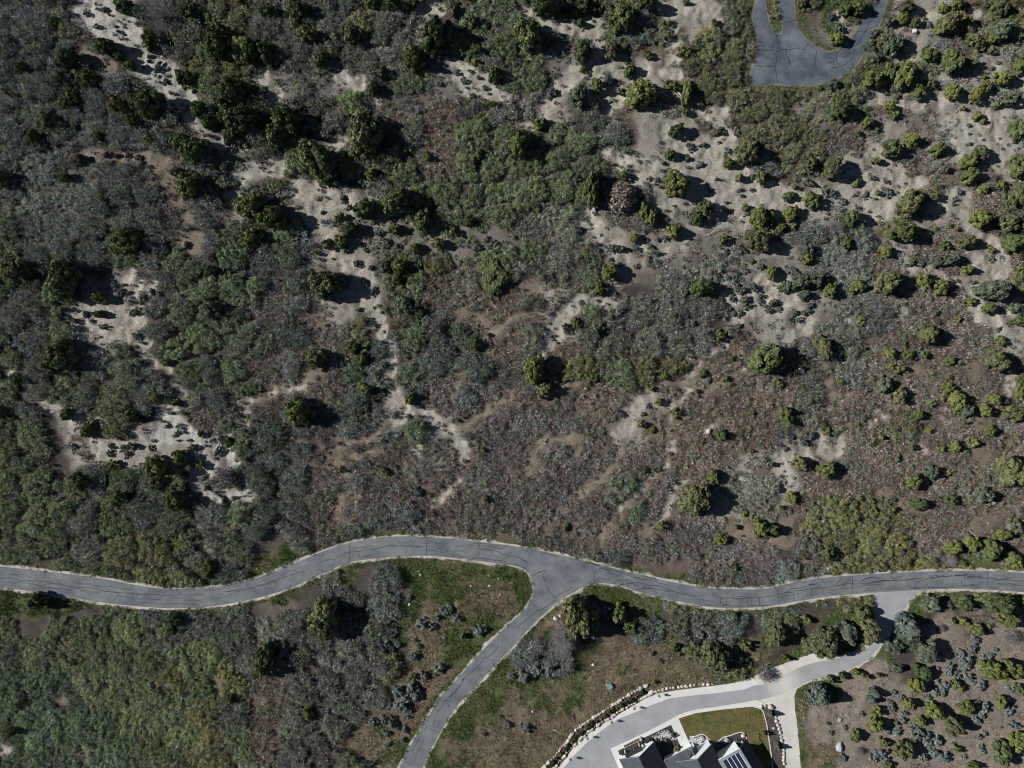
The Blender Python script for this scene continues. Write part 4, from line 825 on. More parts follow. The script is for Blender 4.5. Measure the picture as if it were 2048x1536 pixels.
def seed_field(x, y, cell, seed):
    """nearest and second nearest scattered seed: distance, gap, seed id (for per-patch colour), seed position"""
    i = np.floor(x / cell).astype(np.int64); j = np.floor(y / cell).astype(np.int64)
    f1 = np.full(x.shape, 1e9); f2 = np.full(x.shape, 1e9); sid = np.zeros(x.shape, np.int64); sx = np.zeros_like(x); sy = np.zeros_like(y)
    def h(a, b, s):
        n = (a * 374761393 + b * 668265263 + s * 974634777) & 0xFFFFFFFF
        n = ((n ^ (n >> 13)) * 1274126177) & 0xFFFFFFFF
        return ((n ^ (n >> 16)) & 0xFFFF) / 65535.0
    for di in (-1, 0, 1):
        for dj in (-1, 0, 1):
            a, b = i + di, j + dj
            qx = (a + .1 + .8 * h(a, b, seed)) * cell; qy = (b + .1 + .8 * h(a, b, seed + 1)) * cell
            d = np.hypot(x - qx, y - qy); m = d < f1
            f2 = np.where(m, f1, np.minimum(f2, d)); f1 = np.where(m, d, f1)
            sid = np.where(m, (a * 7919 + b * 104729) & 0xFFFFF, sid); sx = np.where(m, qx, sx); sy = np.where(m, qy, sy)
    return f1, f2 - f1, sid, sx, sy

PX_, PY_ = 144.0, 112.0
def jittered(step, seed):
    r = np.random.default_rng(seed)
    x, y = np.meshgrid(np.arange(-PX_, PX_, step), np.arange(-PY_, PY_, step))
    x = x.ravel() + r.uniform(-.5, .5, x.size) * step; y = y.ravel() + r.uniform(-.5, .5, y.size) * step
    return x, y, r

#        height twigs leaves  twig colour          leaf colour            dens leafsize
BR = {
 'L': (2.0, 30, 24, (.29, .305, .315), (.092, .112, .076), 1.0, .19),
 'T': (2.2, 20, 36, (.24, .27, .28), (.072, .104, .064), 1.0, .21),
 'G': (1.8, 15, 56, (.34, .38, .36), (.126, .180, .078), 1.0, .195),
 'O': (1.7, 12, 62, (.31, .28, .25), (.155, .166, .068), 1.0, .19),
 'R': (.85, 36, 22, (.355, .288, .272), (.165, .142, .092), .97, .14),
 'B': (1.0, 16, 48, (.36, .385, .39), (.20, .235, .19), .92, .16),
}
def brush():
    x, y, r = jittered(.80, 31)
    f1, gap, sid, sx, sy = seed_field(x, y, 7.2, 61)
    c = cover_at(sx, sy, 2.6)
    sidr = lambda k: ((sid * (2654435761 + 40503 * k)) % 65536) / 65536.0
    # individual patches of another habit inside each cover type
    alt = {'L': "LLLLLTLG", 'T': "TTTTLG", 'G': "GGGGGGOG", 'O': "OOOOOGO", 'R': "RRRRRRRL", 'B': "BBBRB", 'S': "RRBS", 'E': "EEEB"}
    pick = np.empty(x.shape, '<U1')
    for k, ch in enumerate(CL):
        m = c == k; s = np.array(list(alt.get(ch, ch))); pick[m] = s[(sidr(1)[m] * len(s)).astype(int)]
    # single bushes of another kind stand among their neighbours
    one = r.random(x.shape); base_kind = pick.copy()
    for a, ch, lo, hi in (('R', 'G', .03, .07), ('R', 'B', .07, .14), ('R', 'L', .14, .22), ('L', 'G', 0, .10), ('L', 'O', .10, .15), ('G', 'L', 0, .12), ('G', 'O', .12, .20), ('O', 'G', 0, .12), ('O', 'L', .12, .2), ('T', 'L', 0, .15)):
        pick[(base_kind == a) & (one >= lo) & (one < hi)] = ch
    sn = sample(sand, x, y) + sample(earth, x, y); sp = sample(sparse, x, y)
    blotch = fbm(x, y, 2.4, 77, 3)
    even = (y < -50) & (x < -62)                      # the lower left is one low even sheet of oak brush
    keep = np.ones(x.shape, bool)
    dens = np.zeros(x.shape); ht = np.zeros(x.shape)
    for ch, v in BR.items(): dens[pick == ch] = v[5]; ht[pick == ch] = v[0]
    dens = np.where(np.isin(base_kind, ['R', 'B', 'S', 'E']), np.where(gap < .4, dens * .45, dens), np.where((gap < .9) & ~even, dens * .22, dens))
    dens = np.where(np.isin(pick, ['R', 'B']), dens * np.clip((blotch - .26) * 7, .15, 1), dens * np.clip((blotch - .22) * 8, .4, 1))
    dens = np.where(c == CL.index('S'), dens * .38, dens)
    dens *= 1 - .68 * np.clip(sp, 0, 1)
    keep &= r.random(x.shape) < dens
    keep &= ~at(bare_keep, x, y) | (r.random(x.shape) < .12)
    keep &= ~at(tree_mask, x, y)
    keep &= ~at(keep_tall, x, y)
    keep &= ~(at(verge, x, y) > .9) | (r.random(x.shape) < .5)
    keep &= np.isin(pick, list(BR))
    x, y, gap, f1, sid, pick, base_kind, ht, sp, sn = (q[keep] for q in (x, y, gap, f1, sid, pick, base_kind, ht, sp, sn))
    n = len(x); z = gz(x, y)
    pr = lambda k: ((sid * (2654435761 + 40503 * k)) % 65536) / 65536.0
    dome = np.where(base_kind == 'R', 1.0, .45 + .75 * np.clip(gap / 4.0, 0, 1) ** .7)
    ht = np.where(base_kind == 'R', np.minimum(ht, 1.15), ht)
    hh = ht * dome * (.75 + .5 * pr(2)) * r.uniform(.55, 1.3, n)
    hh *= np.where((y < -50) & (x < -62), .72, 1 + .25 * np.clip((-x - 45) / 30, 0, 1))          # taller oak brush down the left-hand slope
    hh = np.where(sn > .4, hh * .4, hh)
    # brush stands lower near the road and where it is thin
    hh *= 1 - .5 * np.clip(sp, 0, 1)
    hh *= 1 - .45 * np.clip(sample(verge, x, y) * 1.6, 0, 1)
    rad = r.uniform(.34, .66, n) * np.where(sn > .4, .6, 1.0)
    out = {'grey': [[], []], 'green': [[], []]}
    bright = (.78 + .44 * pr(3))[:, None]; cb = r.uniform(.45, 1.55, (n, 1)); warm = (pr(4) - .5)[:, None] * np.array((.14, .03, -.12)) + 1
    for ch, v in BR.items():
        m = np.flatnonzero(pick == ch)
        if not len(m): continue
        key = 'green' if ch in 'GOT' else 'grey'
        vt, lt = np.array(v[3]), np.array(v[4])
        # twigs: slender sprays that leave the clump upwards and outwards
        q = np.repeat(m, v[1]); k = len(q)
        az = r.uniform(0, 6.283, k); rr = rad[q] * np.sqrt(r.random(k))
        el = np.clip(r.normal(.75, .35, k), .15, 1.5)
        base = np.stack([x[q] + np.cos(az) * rr, y[q] + np.sin(az) * rr, z[q] + hh[q] * r.uniform(.35, .8, k)], -1)
        a2 = az + r.normal(0, .7, k)
        d = np.stack([np.cos(a2) * np.cos(el), np.sin(a2) * np.cos(el), np.sin(el)], -1)
        wide = (r.random(k) < .3)[:, None]
        ln = (r.uniform(.3, .85, k) * (1.0 if v[0] > 1.2 else .68))[:, None] * np.where(wide, 1.5, 1.0)
        side = unit(np.cross(d, r.normal(size=(k, 3)))) * r.uniform(.020, .044, k)[:, None] * np.where(wide, 1.4, 1.0)
        V = np.stack([base - side, base + side, base + d * ln], 1)
        colr = vt * r.uniform(.5, 1.3, (k, 1)) * np.where(wide, 1.35, .95) * bright[q] * warm[q] * cb[q]
        out[key][0].append(V); out[key][1].append(colr)
        # dark dead-stem triangles added low inside each clump to block light and darken gaps
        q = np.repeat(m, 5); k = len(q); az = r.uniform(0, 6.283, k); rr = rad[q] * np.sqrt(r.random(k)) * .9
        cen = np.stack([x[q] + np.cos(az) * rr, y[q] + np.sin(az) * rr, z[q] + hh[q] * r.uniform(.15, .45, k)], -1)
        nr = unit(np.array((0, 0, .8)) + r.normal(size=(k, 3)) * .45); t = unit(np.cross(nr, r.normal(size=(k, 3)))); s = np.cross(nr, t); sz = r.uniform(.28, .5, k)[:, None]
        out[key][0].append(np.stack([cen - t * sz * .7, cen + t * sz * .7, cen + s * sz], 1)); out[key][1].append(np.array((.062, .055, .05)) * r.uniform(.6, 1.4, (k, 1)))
        # leaves or leaf litter caught in the top
        f = (.6 + .8 * pr(5))[m]; cnt = np.maximum(1, (v[2] * f)).astype(int); q = np.repeat(m, cnt); k = len(q)
        az = r.uniform(0, 6.283, k); u = np.sqrt(r.random(k)); rr = rad[q] * u * 1.15
        cen = np.stack([x[q] + np.cos(az) * rr, y[q] + np.sin(az) * rr, z[q] + hh[q] * (.45 + .65 * np.sqrt(1 - u * u * .8)) * r.uniform(.75, 1.1, k)], -1)
        nr = unit(np.stack([np.cos(az) * u * .8, np.sin(az) * u * .8, np.full(k, .75)], -1) + r.normal(size=(k, 3)) * .5)
        t = unit(np.cross(nr, r.normal(size=(k, 3)))); s = np.cross(nr, t); sz = (v[6] * r.uniform(.45, 1.2, k))[:, None]
        V = np.stack([cen - t * sz * .6, cen + t * sz * .6, cen + s * sz * 1.1], 1)
        # neighbouring clumps differ, some leaves have gone yellow
        cl = r.uniform(.75, 1.3, n)[q][:, None]
        yel = (r.random(k) < .12)[:, None] * np.array((.35, .22, -.1)) + 1
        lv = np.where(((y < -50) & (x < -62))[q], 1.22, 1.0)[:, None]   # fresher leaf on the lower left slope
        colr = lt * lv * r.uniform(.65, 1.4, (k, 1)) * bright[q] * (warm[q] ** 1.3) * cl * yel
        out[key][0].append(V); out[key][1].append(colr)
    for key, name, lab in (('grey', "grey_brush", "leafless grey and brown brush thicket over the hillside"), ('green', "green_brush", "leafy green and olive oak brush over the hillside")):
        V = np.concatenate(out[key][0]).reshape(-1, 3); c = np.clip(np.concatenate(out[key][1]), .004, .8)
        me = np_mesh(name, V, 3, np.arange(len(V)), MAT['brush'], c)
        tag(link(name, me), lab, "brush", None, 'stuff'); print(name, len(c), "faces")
brush()

def grass():
    x, y, r = jittered(.52, 41)
    c = cover_at(x, y, 2.0)
    px = x / M_PX + 1024; py = 768 - y / M_PX
    vg = sample(verge, x, y); sn = sample(sand, x, y); er = sample(earth, x, y); clump = fbm(x, y, 3.5, 83, 3)
    D, Wd, E, R, O, S = (CL.index(k) for k in "DWEROS")
    p = np.zeros(x.shape)
    p[c == D] = .85; p[c == Wd] = .97; p[c == E] = .22; p[c == R] = .25; p[c == O] = .2; p[c == S] = .06
    p = np.maximum(p, np.clip(vg * 1.3, 0, .8) * .8)
    p *= np.maximum(np.clip((clump - .28) * 4, .1, 1), np.where(c == D, .6, 0))
    p *= 1 - .93 * np.clip(sn, 0, 1); p *= 1 - .7 * np.clip(er, 0, 1)
    keep = (r.random(x.shape) < p) & ~at(keep_low, x, y) & ~at(tree_mask, x, y)
    x, y, c, vg, clump = (q[keep] for q in (x, y, c, vg, clump)); n = len(x); z = gz(x, y)
    px = x / M_PX + 1024
    green = (c == Wd) | (vg > .5)
    big = fbm(x, y, 11, 87, 3)
    green = green & (big > .27) | (~green & (c == D) & (big > .62))
    cnt = np.where(green, 22, 15); q = np.repeat(np.arange(n), cnt); k = len(q)
    az = r.uniform(0, 6.283, k); rr = .42 * np.sqrt(r.random(k)); el = np.clip(r.normal(.75, .4, k), .1, 1.5); a2 = az + r.normal(0, 1.0, k)
    base = np.stack([x[q] + np.cos(az) * rr, y[q] + np.sin(az) * rr, z[q] - .02], -1)
    d = np.stack([np.cos(a2) * np.cos(el), np.sin(a2) * np.cos(el), np.sin(el)], -1)
    tall = np.where(green, 1.25, 1.0) * np.exp(r.normal(0, .35, n)); ln = (r.uniform(.18, .5, k) * tall[q])[:, None]; side = unit(np.cross(d, r.normal(size=(k, 3)))) * r.uniform(.03, .10, k)[:, None]
    V = np.stack([base - side, base + side, base + d * ln], 1).reshape(-1, 3)
    gcol = np.array((.095, .155, .045)); tcol = np.array((.215, .165, .115)); ycol = np.array((.235, .215, .11))
    mixv = np.clip((fbm(x, y, 5, 89, 3) - .35) * 3, 0, 1)[:, None]
    colc = np.where(green[:, None], gcol * (1 - .45 * mixv) + ycol * .45 * mixv, tcol * (1 - mixv) + ycol * mixv * .9)
    colc = colc * np.where(green, r.uniform(.55, 1.45, n), r.uniform(.35, 1.75, n))[:, None]
    col = colc[q] * r.uniform(.6, 1.4, (k, 1))
    me = np_mesh("grass", V, 3, np.arange(len(V)), MAT['grass'], col)
    tag(link("grass", me), "green and straw grass along the road edges and in the meadow", "grass", None, 'stuff'); print("grass", k)
grass()

def rubble():
    x, y, r = jittered(.75, 47)
    sn = sample(sand, x, y); sp = sample(sparse, x, y); patch = fbm(x, y, 5, 97, 3)
    rocky = sample(np.clip(discs("545,330,30;630,400,40;690,480,50;740,600,30;800,820,40;215,640,70;1350,120,20;1480,400,60;330,850,60;700,155,50", 0, 6.0), 0, 1), x, y)
    p = (.34 * (sn > .4) + .5 * rocky * (sn > .2) + .05 * sp) * np.clip((patch - .3) * 4, .1, 1.3)
    keep = (r.random(x.shape) < p) & ~at(keep_low, x, y)
    x, y = x[keep], y[keep]; n = len(x); z = gz(x, y)
    s = .07 * np.exp(r.normal(0, .55, n)); s = np.clip(s, .04, .30)
    U = np.array([(1, 0, 0), (0, 1, 0), (-1, 0, 0), (0, -1, 0), (0, 0, .8)])
    T = np.array([(0, 1, 4), (1, 2, 4), (2, 3, 4), (3, 0, 4)])
    jit = r.uniform(.55, 1.35, (n, 5, 1)) * np.ones((1, 1, 3)); an = r.uniform(0, 6.28, n)
    V = U[None] * jit * s[:, None, None]
    Vx = V[..., 0] * np.cos(an)[:, None] - V[..., 1] * np.sin(an)[:, None] + x[:, None]; Vy = V[..., 0] * np.sin(an)[:, None] + V[..., 1] * np.cos(an)[:, None] + y[:, None]
    V = np.stack([Vx, Vy, V[..., 2] + z[:, None] - .01], -1).reshape(-1, 3)
    L = (T[None] + (np.arange(n) * 5)[:, None, None]).ravel()
    col = np.repeat(np.array((.47, .44, .39)) * r.uniform(.35, 1.4, (n, 1)), 4, axis=0)
    me = np_mesh("rubble", V, 3, L, MAT['brush'], col)
    tag(link("rubble", me), "loose pale stones strewn over the bare sandy ground", "stones", None, 'stuff'); print("rubble", n)
rubble()
# ---------------------------------------------------------------- rocks
def rock_mesh(name, seed, mat):
    r = np.random.default_rng(seed); bm = bmesh.new(); bmesh.ops.create_icosphere(bm, subdivisions=2, radius=1.0)
    k = r.normal(size=(9, 3)); k /= np.linalg.norm(k, axis=1)[:, None]
    off = r.uniform(.62, .95, 9)
    for v in bm.verts:
        p = np.array(v.co)
        for d, o in zip(k, off):
            s = p @ d
            if s > o: p = p - d * (s - o)
        p = p * (1 + .05 * r.normal()); v.co = p
    o = done(None, bm, mat); o.name = name
    return o
ROCK = [rock_mesh("rock_shape", 800 + k, MAT['rock']) for k in range(8)]
def boulder(px, py, r, label, group=None, mat=None, name="boulder", el=1.0, rz=None, z=None):
    X, Y = W(px, py); zz = float(gz(X, Y)) if z is None else z
    o = place(name, random.choice(ROCK), mat, None, (X, Y, zz + r * .35), random.uniform(0, 6.28) if rz is None else rz, (r * el, r, r * random.uniform(.65, .95)))
    return tag(o, label, "boulder", group)
def nth(k):
    w = ("first", "second", "third", "fourth", "fifth", "sixth", "seventh", "eighth", "ninth", "tenth", "eleventh", "twelfth")
    return w[k] if k < 12 else f"{k + 1}th" if (k + 1) % 100 in (11, 12, 13) or (k + 1) % 10 not in (1, 2, 3) else f"{k + 1}{('st', 'nd', 'rd')[(k + 1) % 10 - 1]}"
def along(pts, step):
    L = WL(pts); out = []; d = 0.0
    for a, c in zip(L, L[1:]):
        a, c = Vector(a), Vector(c); ln = (c - a).length
        while d < ln:
            p = a.lerp(c, d / ln); out.append((p.x / M_PX + 1024, 768 - p.y / M_PX, math.atan2(c.y - a.y, c.x - a.x))); d += step * random.uniform(.8, 1.25)
        d -= ln
    return out
UP = PL("1291,1371 1276,1378 1260,1387 1239,1401 1224,1410 1215,1416 1195,1429 1177,1441 1159,1453 1149,1462 1140,1473 1135,1483 1122,1494 1111,1511 1099,1522 1087,1534 1070,1552")
LO = PL("1302,1385 1294,1390 1275,1401 1262,1409 1251,1416 1235,1423 1223,1433 1205,1443 1193,1450 1182,1459 1168,1469 1159,1478 1151,1487 1140,1498 1131,1508 1119,1521 1110,1533 1095,1552")
TOPR = PL("1304,1384 1316,1381 1330,1378 1345,1375 1358,1373 1373,1371 1386,1370 1400,1369 1412,1368 1430,1369")
for row, step, lab, grp in ((UP, .74, "pale boulder, {} from the top end of the planting bed's upper rock edge", "upper rock edging of the planting bed"), (LO, .80, "pale boulder, {} from the top end of the planting bed's lower rock edge", "lower rock edging of the planting bed"), (TOPR, .98, "white boulder lining the driveway, {} rightwards from the planting bed", "white boulders lining the driveway")):
    for q, (px, py, an) in enumerate(along(row, step)):
        boulder(px + random.uniform(-.8, .8), py + random.uniform(-.8, .8), random.choice((random.uniform(.2, .32), random.uniform(.32, .5), random.uniform(.36, .6))), lab.format(nth(q)), grp, random.choice([MAT['rock']] * 7 + [MAT['tan']] * 2 + [MAT['pinkrock']]), name="edging_boulder", el=random.uniform(.95, 1.4), rz=an + random.uniform(-.3, .3), z=.05)
for q, (px, py) in enumerate(PL("1530,1411 1551,1433 1552,1441 1555,1449 1558,1457 1560,1465 1561,1473 1563,1480 1567,1499 1567,1506 1567,1513 1567,1520 1568,1527")):
    boulder(px, py, random.uniform(.34, .46), f"tan edging boulder along the mulch strip, {nth(q)} from its upper end", "tan boulders along the mulch strip", name="edging_boulder", el=random.uniform(1.1, 1.5), rz=math.pi / 2 + random.uniform(-.3, .3), z=.05)
boulder(1541, 1414, .72, "large white boulder at the top corner of the mulch strip", name="boulder", el=1.25, rz=-.8, z=.05)
boulder(1522, 1413, .44, "pale boulder beside the lawn kerb at the strip's top", el=1.2, rz=0.2, z=.05)
boulder(1547, 1456, .40, "single tan boulder lying alone inside the mulch strip", z=.05)
boulder(1678, 1492, .95, "long grey boulder on the grass right of the gravel drive", None, MAT['greyrock'], el=1.7, rz=1.45)
boulder(1679, 1439, .60, "pinkish flat boulder above the long grey boulder", None, MAT['pinkrock'], el=1.2)
boulder(1170, 1197, .62, "white boulder at the grassy corner right of the junction")
boulder(1111, 1235, .66, "white boulder beside the side road below the junction")
boulder(1120, 1231, .40, "smaller pale boulder touching the white one beside the side road")
boulder(1186, 1329, .42, "small white boulder in the dry grass under the bare tree")
boulder(1065, 1422, .34, "lone white stone in the dry meadow right of the side road")
boulder(1828, 64, .70, "pale boulder among junipers right of the loop road", None, MAT['rock'])
boulder(1938, 72, .60, "pale boulder under the junipers near the top right corner", None, MAT['rock'])
boulder(1894, 14, .80, "sandy boulder at the top edge above the junipers", None, MAT['rock'], el=1.3)
boulder(1753, 840, .0 + .55, "orange-tan boulder in brown scrub of the right-hand slope", None, MAT['pinkrock'])
boulder(1416, 862, .60, "tan boulder standing in the scrub near a forked footpath", None, MAT['tan'], el=1.4, rz=.8)
for px, py, lab in ((837, 1143, "white stone in the grass left of the dark sticks, upper one"), (841, 1149, "white stone in the grass just below another white stone"), (977, 1151, "white stone in grass above the dark sticks, nearest the road"), (997, 1157, "white stone at the right end of the dark sticks"), (942, 1171, "white stone lying between the dark sticks"), (979, 1171, "white stone under the right dark sticks"), (819, 1209, "lone white stone left of the sagebrush in the meadow")):
    boulder(px, py, random.uniform(.26, .4), lab, name="stone")
boulder(1000, 1188, .28, "white stone by the kerb of the small meadow island", name="stone")

# ---------------------------------------------------------------- planting between the rock rows, garden plants
mid = [((a[0] + b[0]) / 2, (a[1] + b[1]) / 2) for a, b in zip(UP[1:], LO[1:])]
for q, (px, py, an) in enumerate(along(mid, 1.12)):
    if py > 1545: continue
    lime = q % 4 == 2
    X, Y = W(px + random.uniform(-2, 2), py + random.uniform(-1.5, 1.5)); r = random.uniform(.3, .42) if lime else random.uniform(.42, .66)
    o = place("garden_shrub", random.choice(SMALL), MAT['lime'] if lime else MAT['hedge'], None, (X, Y, .04), random.uniform(0, 6.28), (r, r, r * 1.5))
    tag(o, f"small lime-yellow shrub between the two rock rows, {nth(q // 4)} lime one from the top" if lime else f"round dark green shrub between the two rock rows, {nth(q)} plant from the top", "shrub", "lime shrubs in the planting bed" if lime else "dark shrubs in the planting bed")
def conifer(px, py, r, h, lab):
    X, Y = W(px, py); root = tag(empty("spruce_tree", (X, Y, .04)), lab, "tree", "young spruces in the mulch strip")
    place("crown", random.choice(SPRUCE), MAT['leaf_s'], root, (0, 0, .05), random.uniform(0, 6), (r, r, h)); place("trunk", TRUNK[0], None, root, (0, 0, 0), 0, (r * .5, r * .5, h * .8))
conifer(1537, 1424, .85, 2.6, "young blue spruce at the top of the mulch strip"); conifer(1552, 1490, .85, 2.6, "young blue spruce at the lower end of the mulch strip")
def sapling(px, py, h, lab, seed, leafy=False):
    X, Y = W(px, py); random.seed(seed); root = tag(empty("sapling", (X, Y, .08)), lab, "tree", "saplings along the driveway" if not leafy else None)
    bm = bmesh.new(); tube(bm, [(0, 0, 0), (.03, .02, h * .5), (0, .05, h)], .035, .012, 5)
    done("trunk", bm, MAT['bark'], root)
    place("crown", BUSH[seed % 3] if not leafy else SMALL[0], MAT['leaf_w'] if not leafy else MAT['straw'], root, (0, 0, h * .5), random.uniform(0, 6), (h * .18, h * .18, h * .52))
for k, (px, py) in enumerate(((1140, 1513), (1174, 1471), (1222, 1439), (1267, 1412), (1316, 1387))):
    sapling(px, py, 2.3, ("leafless sapling beside the driveway at the lower end of the rocks", "leafless sapling beside the driveway, second from the lower end", "leafless sapling beside the driveway, middle of the five", "leafless sapling beside the driveway, fourth from the lower end", "leafless sapling beside the driveway at the upper end of the rocks")[k], 20 + k)
sapling(1510, 1461, 3.2, "young staked tree standing alone on the lawn", 31, True)
random.seed(19)
for px, py, r, mk, lab in ((1345, 1468, .75, 'hedge', "green shrub in the dark bed beside the walkway"), (1312, 1478, .45, 'leaf_o', "olive tuft at the edge of the cobble strip"), (1331, 1480, .35, 'lime', "lime shrub at the edge of the garage shadow"), (1301, 1481, .62, 'hedge', "clipped green shrub right of the ornamental grasses, upper one"), (1295, 1484, .6, 'hedge', "clipped green shrub right of the ornamental grasses, lower one"), (1247, 1506, .75, 'hedge', "dark green shrub at the garage corner"), (1352, 1497, .8, 'straw', "straw coloured grass clump beside the house entrance"), (1469, 1488, .8, 'straw', "pale grass clump beside the rocks in the right bed"), (1457, 1497, .8, 'lime', "lime green shrub beside the glazed roof"), (1473, 1482, .7, 'leaf_b', "grey-green shrub among the rocks in the right bed"), (1387, 1496, .35, 'lime', "amber shrub between walkway and cobble strip"), (1405, 1484, .4, 'straw', "straw tuft in the cobble strip right of the walkway"), (1460, 1479, .35, 'leaf_o', "olive tuft beside the round boulder in the bed")):
    X, Y = W(px, py); tag(place("garden_shrub", random.choice(SMALL), MAT[mk], None, (X, Y, .03), random.uniform(0, 6.28), (r, r, r * 1.3)), lab, "shrub")
for k, (px, py) in enumerate(((1256, 1500), (1261, 1497), (1267, 1494), (1272, 1491), (1277, 1488), (1283, 1484))):
    X, Y = W(px, py); tag(place("ornamental_grass", random.choice(BUSH), MAT['straw'], None, (X, Y, .04), random.uniform(0, 6), (.48, .48, .7)), f"straw ornamental grass tuft before the garage, {nth(k)} from the left of its row", "grass tuft", "ornamental grass row")
for px, py, r, mk, lab in ((1336, 1463, .55, 'greyrock', "grey boulder standing in the dark bed beside the walkway"), (1452, 1479, .72, 'greyrock', "round grey boulder in the curved bed by the lawn"), (1486, 1471, .58, 'rock', "pale boulder at the tip of the curved bed"), (1482, 1484, .62, 'rock', "cream boulder beside the curved kerb"), (1487, 1489, .5, 'rock', "cream boulder nearest the house shadow"), (1470, 1488, .5, 'rock', "cream boulder under the pale grass clump"), (1404, 1475, .58, 'greyrock', "grey boulder at the bump of the bed kerb")):
    boulder(px, py, r, lab, None, MAT[mk], z=.04)
def cobbles():
    r = np.random.default_rng(5); V = []; F = []; cols = []
    for line in ("1308,1481 1320,1473 1330,1468 1341,1471 1350,1474", "1381,1479 1392,1480 1402,1481 1408,1482"):
        L = smooth_line(WL(PL(line)), 12)
        for p in L:
            for q in range(7):
                X, Y = p[0] + r.normal() * .42, p[1] + r.normal() * .42; s = r.uniform(.10, .2); k = len(V); an = r.uniform(0, 6)
                for a in range(5): V.append((X + s * math.cos(an + a * 1.257), Y + s * math.sin(an + a * 1.257), .04))
                V.append((X, Y, .04 + s * .7))
                for a in range(5): F += [k + a, k + (a + 1) % 5, k + 5]
                cols += [(np.array((.5, .5, .51)) * r.uniform(.45, 1.3)).tolist()] * 5
    me = np_mesh("cobble_gravel", np.array(V), 3, np.array(F), MAT['brush'], np.array(cols))
    tag(link("cobble_gravel", me), "grey river cobbles strewn in strips through the dark bed", "stones", None, 'stuff')
cobbles()

# ---------------------------------------------------------------- small man-made things and dead wood
X, Y = W(1219, 1371); root = tag(empty("utility_cabinet", (X, Y, 0)), "pale green metal utility cabinet in the dry grass above the rocks", "utility box"); root.rotation_euler = (0, 0, .42)
bm = bmesh.new(); box(bm, -.72, .72, -.62, .62, -.1, .12); done("base", bm, MAT['concrete'], root)
bm = bmesh.new(); box(bm, -.62, .62, -.52, .52, .12, .95); done("body", bm, MAT['steel'], root)
bm = bmesh.new(); box(bm, -.66, .66, -.56, .56, .953, 1.02); bmesh.ops.bevel(bm, geom=list(bm.edges), offset=.03, segments=2, affect='EDGES'); done("lid", bm, MAT['steel'], root)
for px, py, mk, lab in ((1211, 1212, 'steel', "grey-green utility pedestal below the roadside, left of its pair"), (1218, 1216, 'white', "white utility pedestal below the roadside, right of its pair")):
    X, Y = W(px, py); root = tag(empty("utility_pedestal", (X, Y, 0)), lab, "utility box")
    bm = bmesh.new(); box(bm, -.28, .28, -.2, .2, -.05, .75); done("body", bm, MAT[mk], root)
    bm = bmesh.new(); box(bm, -.32, .32, -.24, .24, .753, .83); bmesh.ops.bevel(bm, geom=list(bm.edges), offset=.03, segments=2, affect='EDGES'); done("lid", bm, MAT[mk], root)
X, Y = W(1695, 1430); root = tag(empty("valve_box", (X, Y, 0)), "small green valve box on the grass right of the pinkish boulder", "utility box")
bm = bmesh.new(); box(bm, -.25, .25, -.2, .2, -.05, .22); done("body", bm, MAT['steel'], root)
bm = bmesh.new(); box(bm, -.28, .28, -.23, .23, .223, .28); done("lid", bm, MAT['steel'], root)
X, Y = W(1497, 1489); bm = bmesh.new(); box(bm, -.2, .2, -.15, .15, 0, .3); bmesh.ops.bevel(bm, geom=list(bm.edges), offset=.05, segments=2, affect='EDGES'); tag(done("hose_box", bm, MAT['steel'], None, (X, Y, .06)), "tiny teal box at the lawn edge by the house shadow", "utility box")

def deadwood(name, px, py, arms, r0, mat, lab, grp=None):
    X, Y = W(px, py); bm = bmesh.new()
    for a in arms:
        pts = [(q[0], -q[1], q[2]) for q in a]; tube(bm, pts, r0, r0 * .35)
    tag(done(name, bm, mat, None, (X, Y, float(gz(X, Y)))), lab, "dead wood", grp)
deadwood("fallen_log", 1350, 187, [[(-5.0, .3, .3), (-2.4, -.4, .35), (0, -.6, .4), (1.2, .2, .5)], [(-1.5, -.5, .4), (.4, .6, .7), (1.6, 1.8, .6)], [(-.4, -.5, .4), (1.0, -1.0, .9), (1.8, -.9, .5)], [(-3.4, -.1, .35), (-2.2, .8, .6), (-1.2, 1.2, .4)], [(.6, 0, .5), (1.4, 1.0, .8), (1.5, 2.6, .4)]], .17, MAT['wood'], "bleached white fallen tree lying beside the olive juniper")
for k, (pxa, pya, pxb, pyb) in enumerate(((893, 1160, 909, 1161), (882, 1168, 910, 1174), (884, 1172, 905, 1173), (958, 1175, 985, 1177), (960, 1188, 978, 1186), (952, 1195, 976, 1197), (973, 1205, 1003, 1217), (975, 1224, 1008, 1233), (994, 1176, 1022, 1180))):  # thin dark marks in the meadow, modelled as forked sticks lying flat
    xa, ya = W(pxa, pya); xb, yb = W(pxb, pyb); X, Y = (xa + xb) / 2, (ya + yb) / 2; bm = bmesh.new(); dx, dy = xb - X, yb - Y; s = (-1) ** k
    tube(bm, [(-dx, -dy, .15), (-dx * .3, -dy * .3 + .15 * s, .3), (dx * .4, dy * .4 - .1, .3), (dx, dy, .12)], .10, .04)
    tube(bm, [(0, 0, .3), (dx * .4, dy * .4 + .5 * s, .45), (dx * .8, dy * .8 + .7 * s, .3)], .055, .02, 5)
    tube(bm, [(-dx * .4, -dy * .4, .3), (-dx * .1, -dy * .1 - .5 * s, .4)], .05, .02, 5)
    tag(done("dark_stick", bm, MAT['dark_wood'], None, (X, Y, float(gz(X, Y)))), ("dark stick at the upper left of the red-brown meadow patch", "long dark stick, middle of the left three", "dark stick, lowest of the left three", "dark stick at the middle of the red-brown patch", "short dark stick below the middle one", "dark stick at the left below the short one", "long dark stick slanting towards the side road", "lowest dark stick of the red-brown patch, near the side road", "dark stick nearest the junction kerb")[k], "dead wood", "thin dark sticks in the meadow")
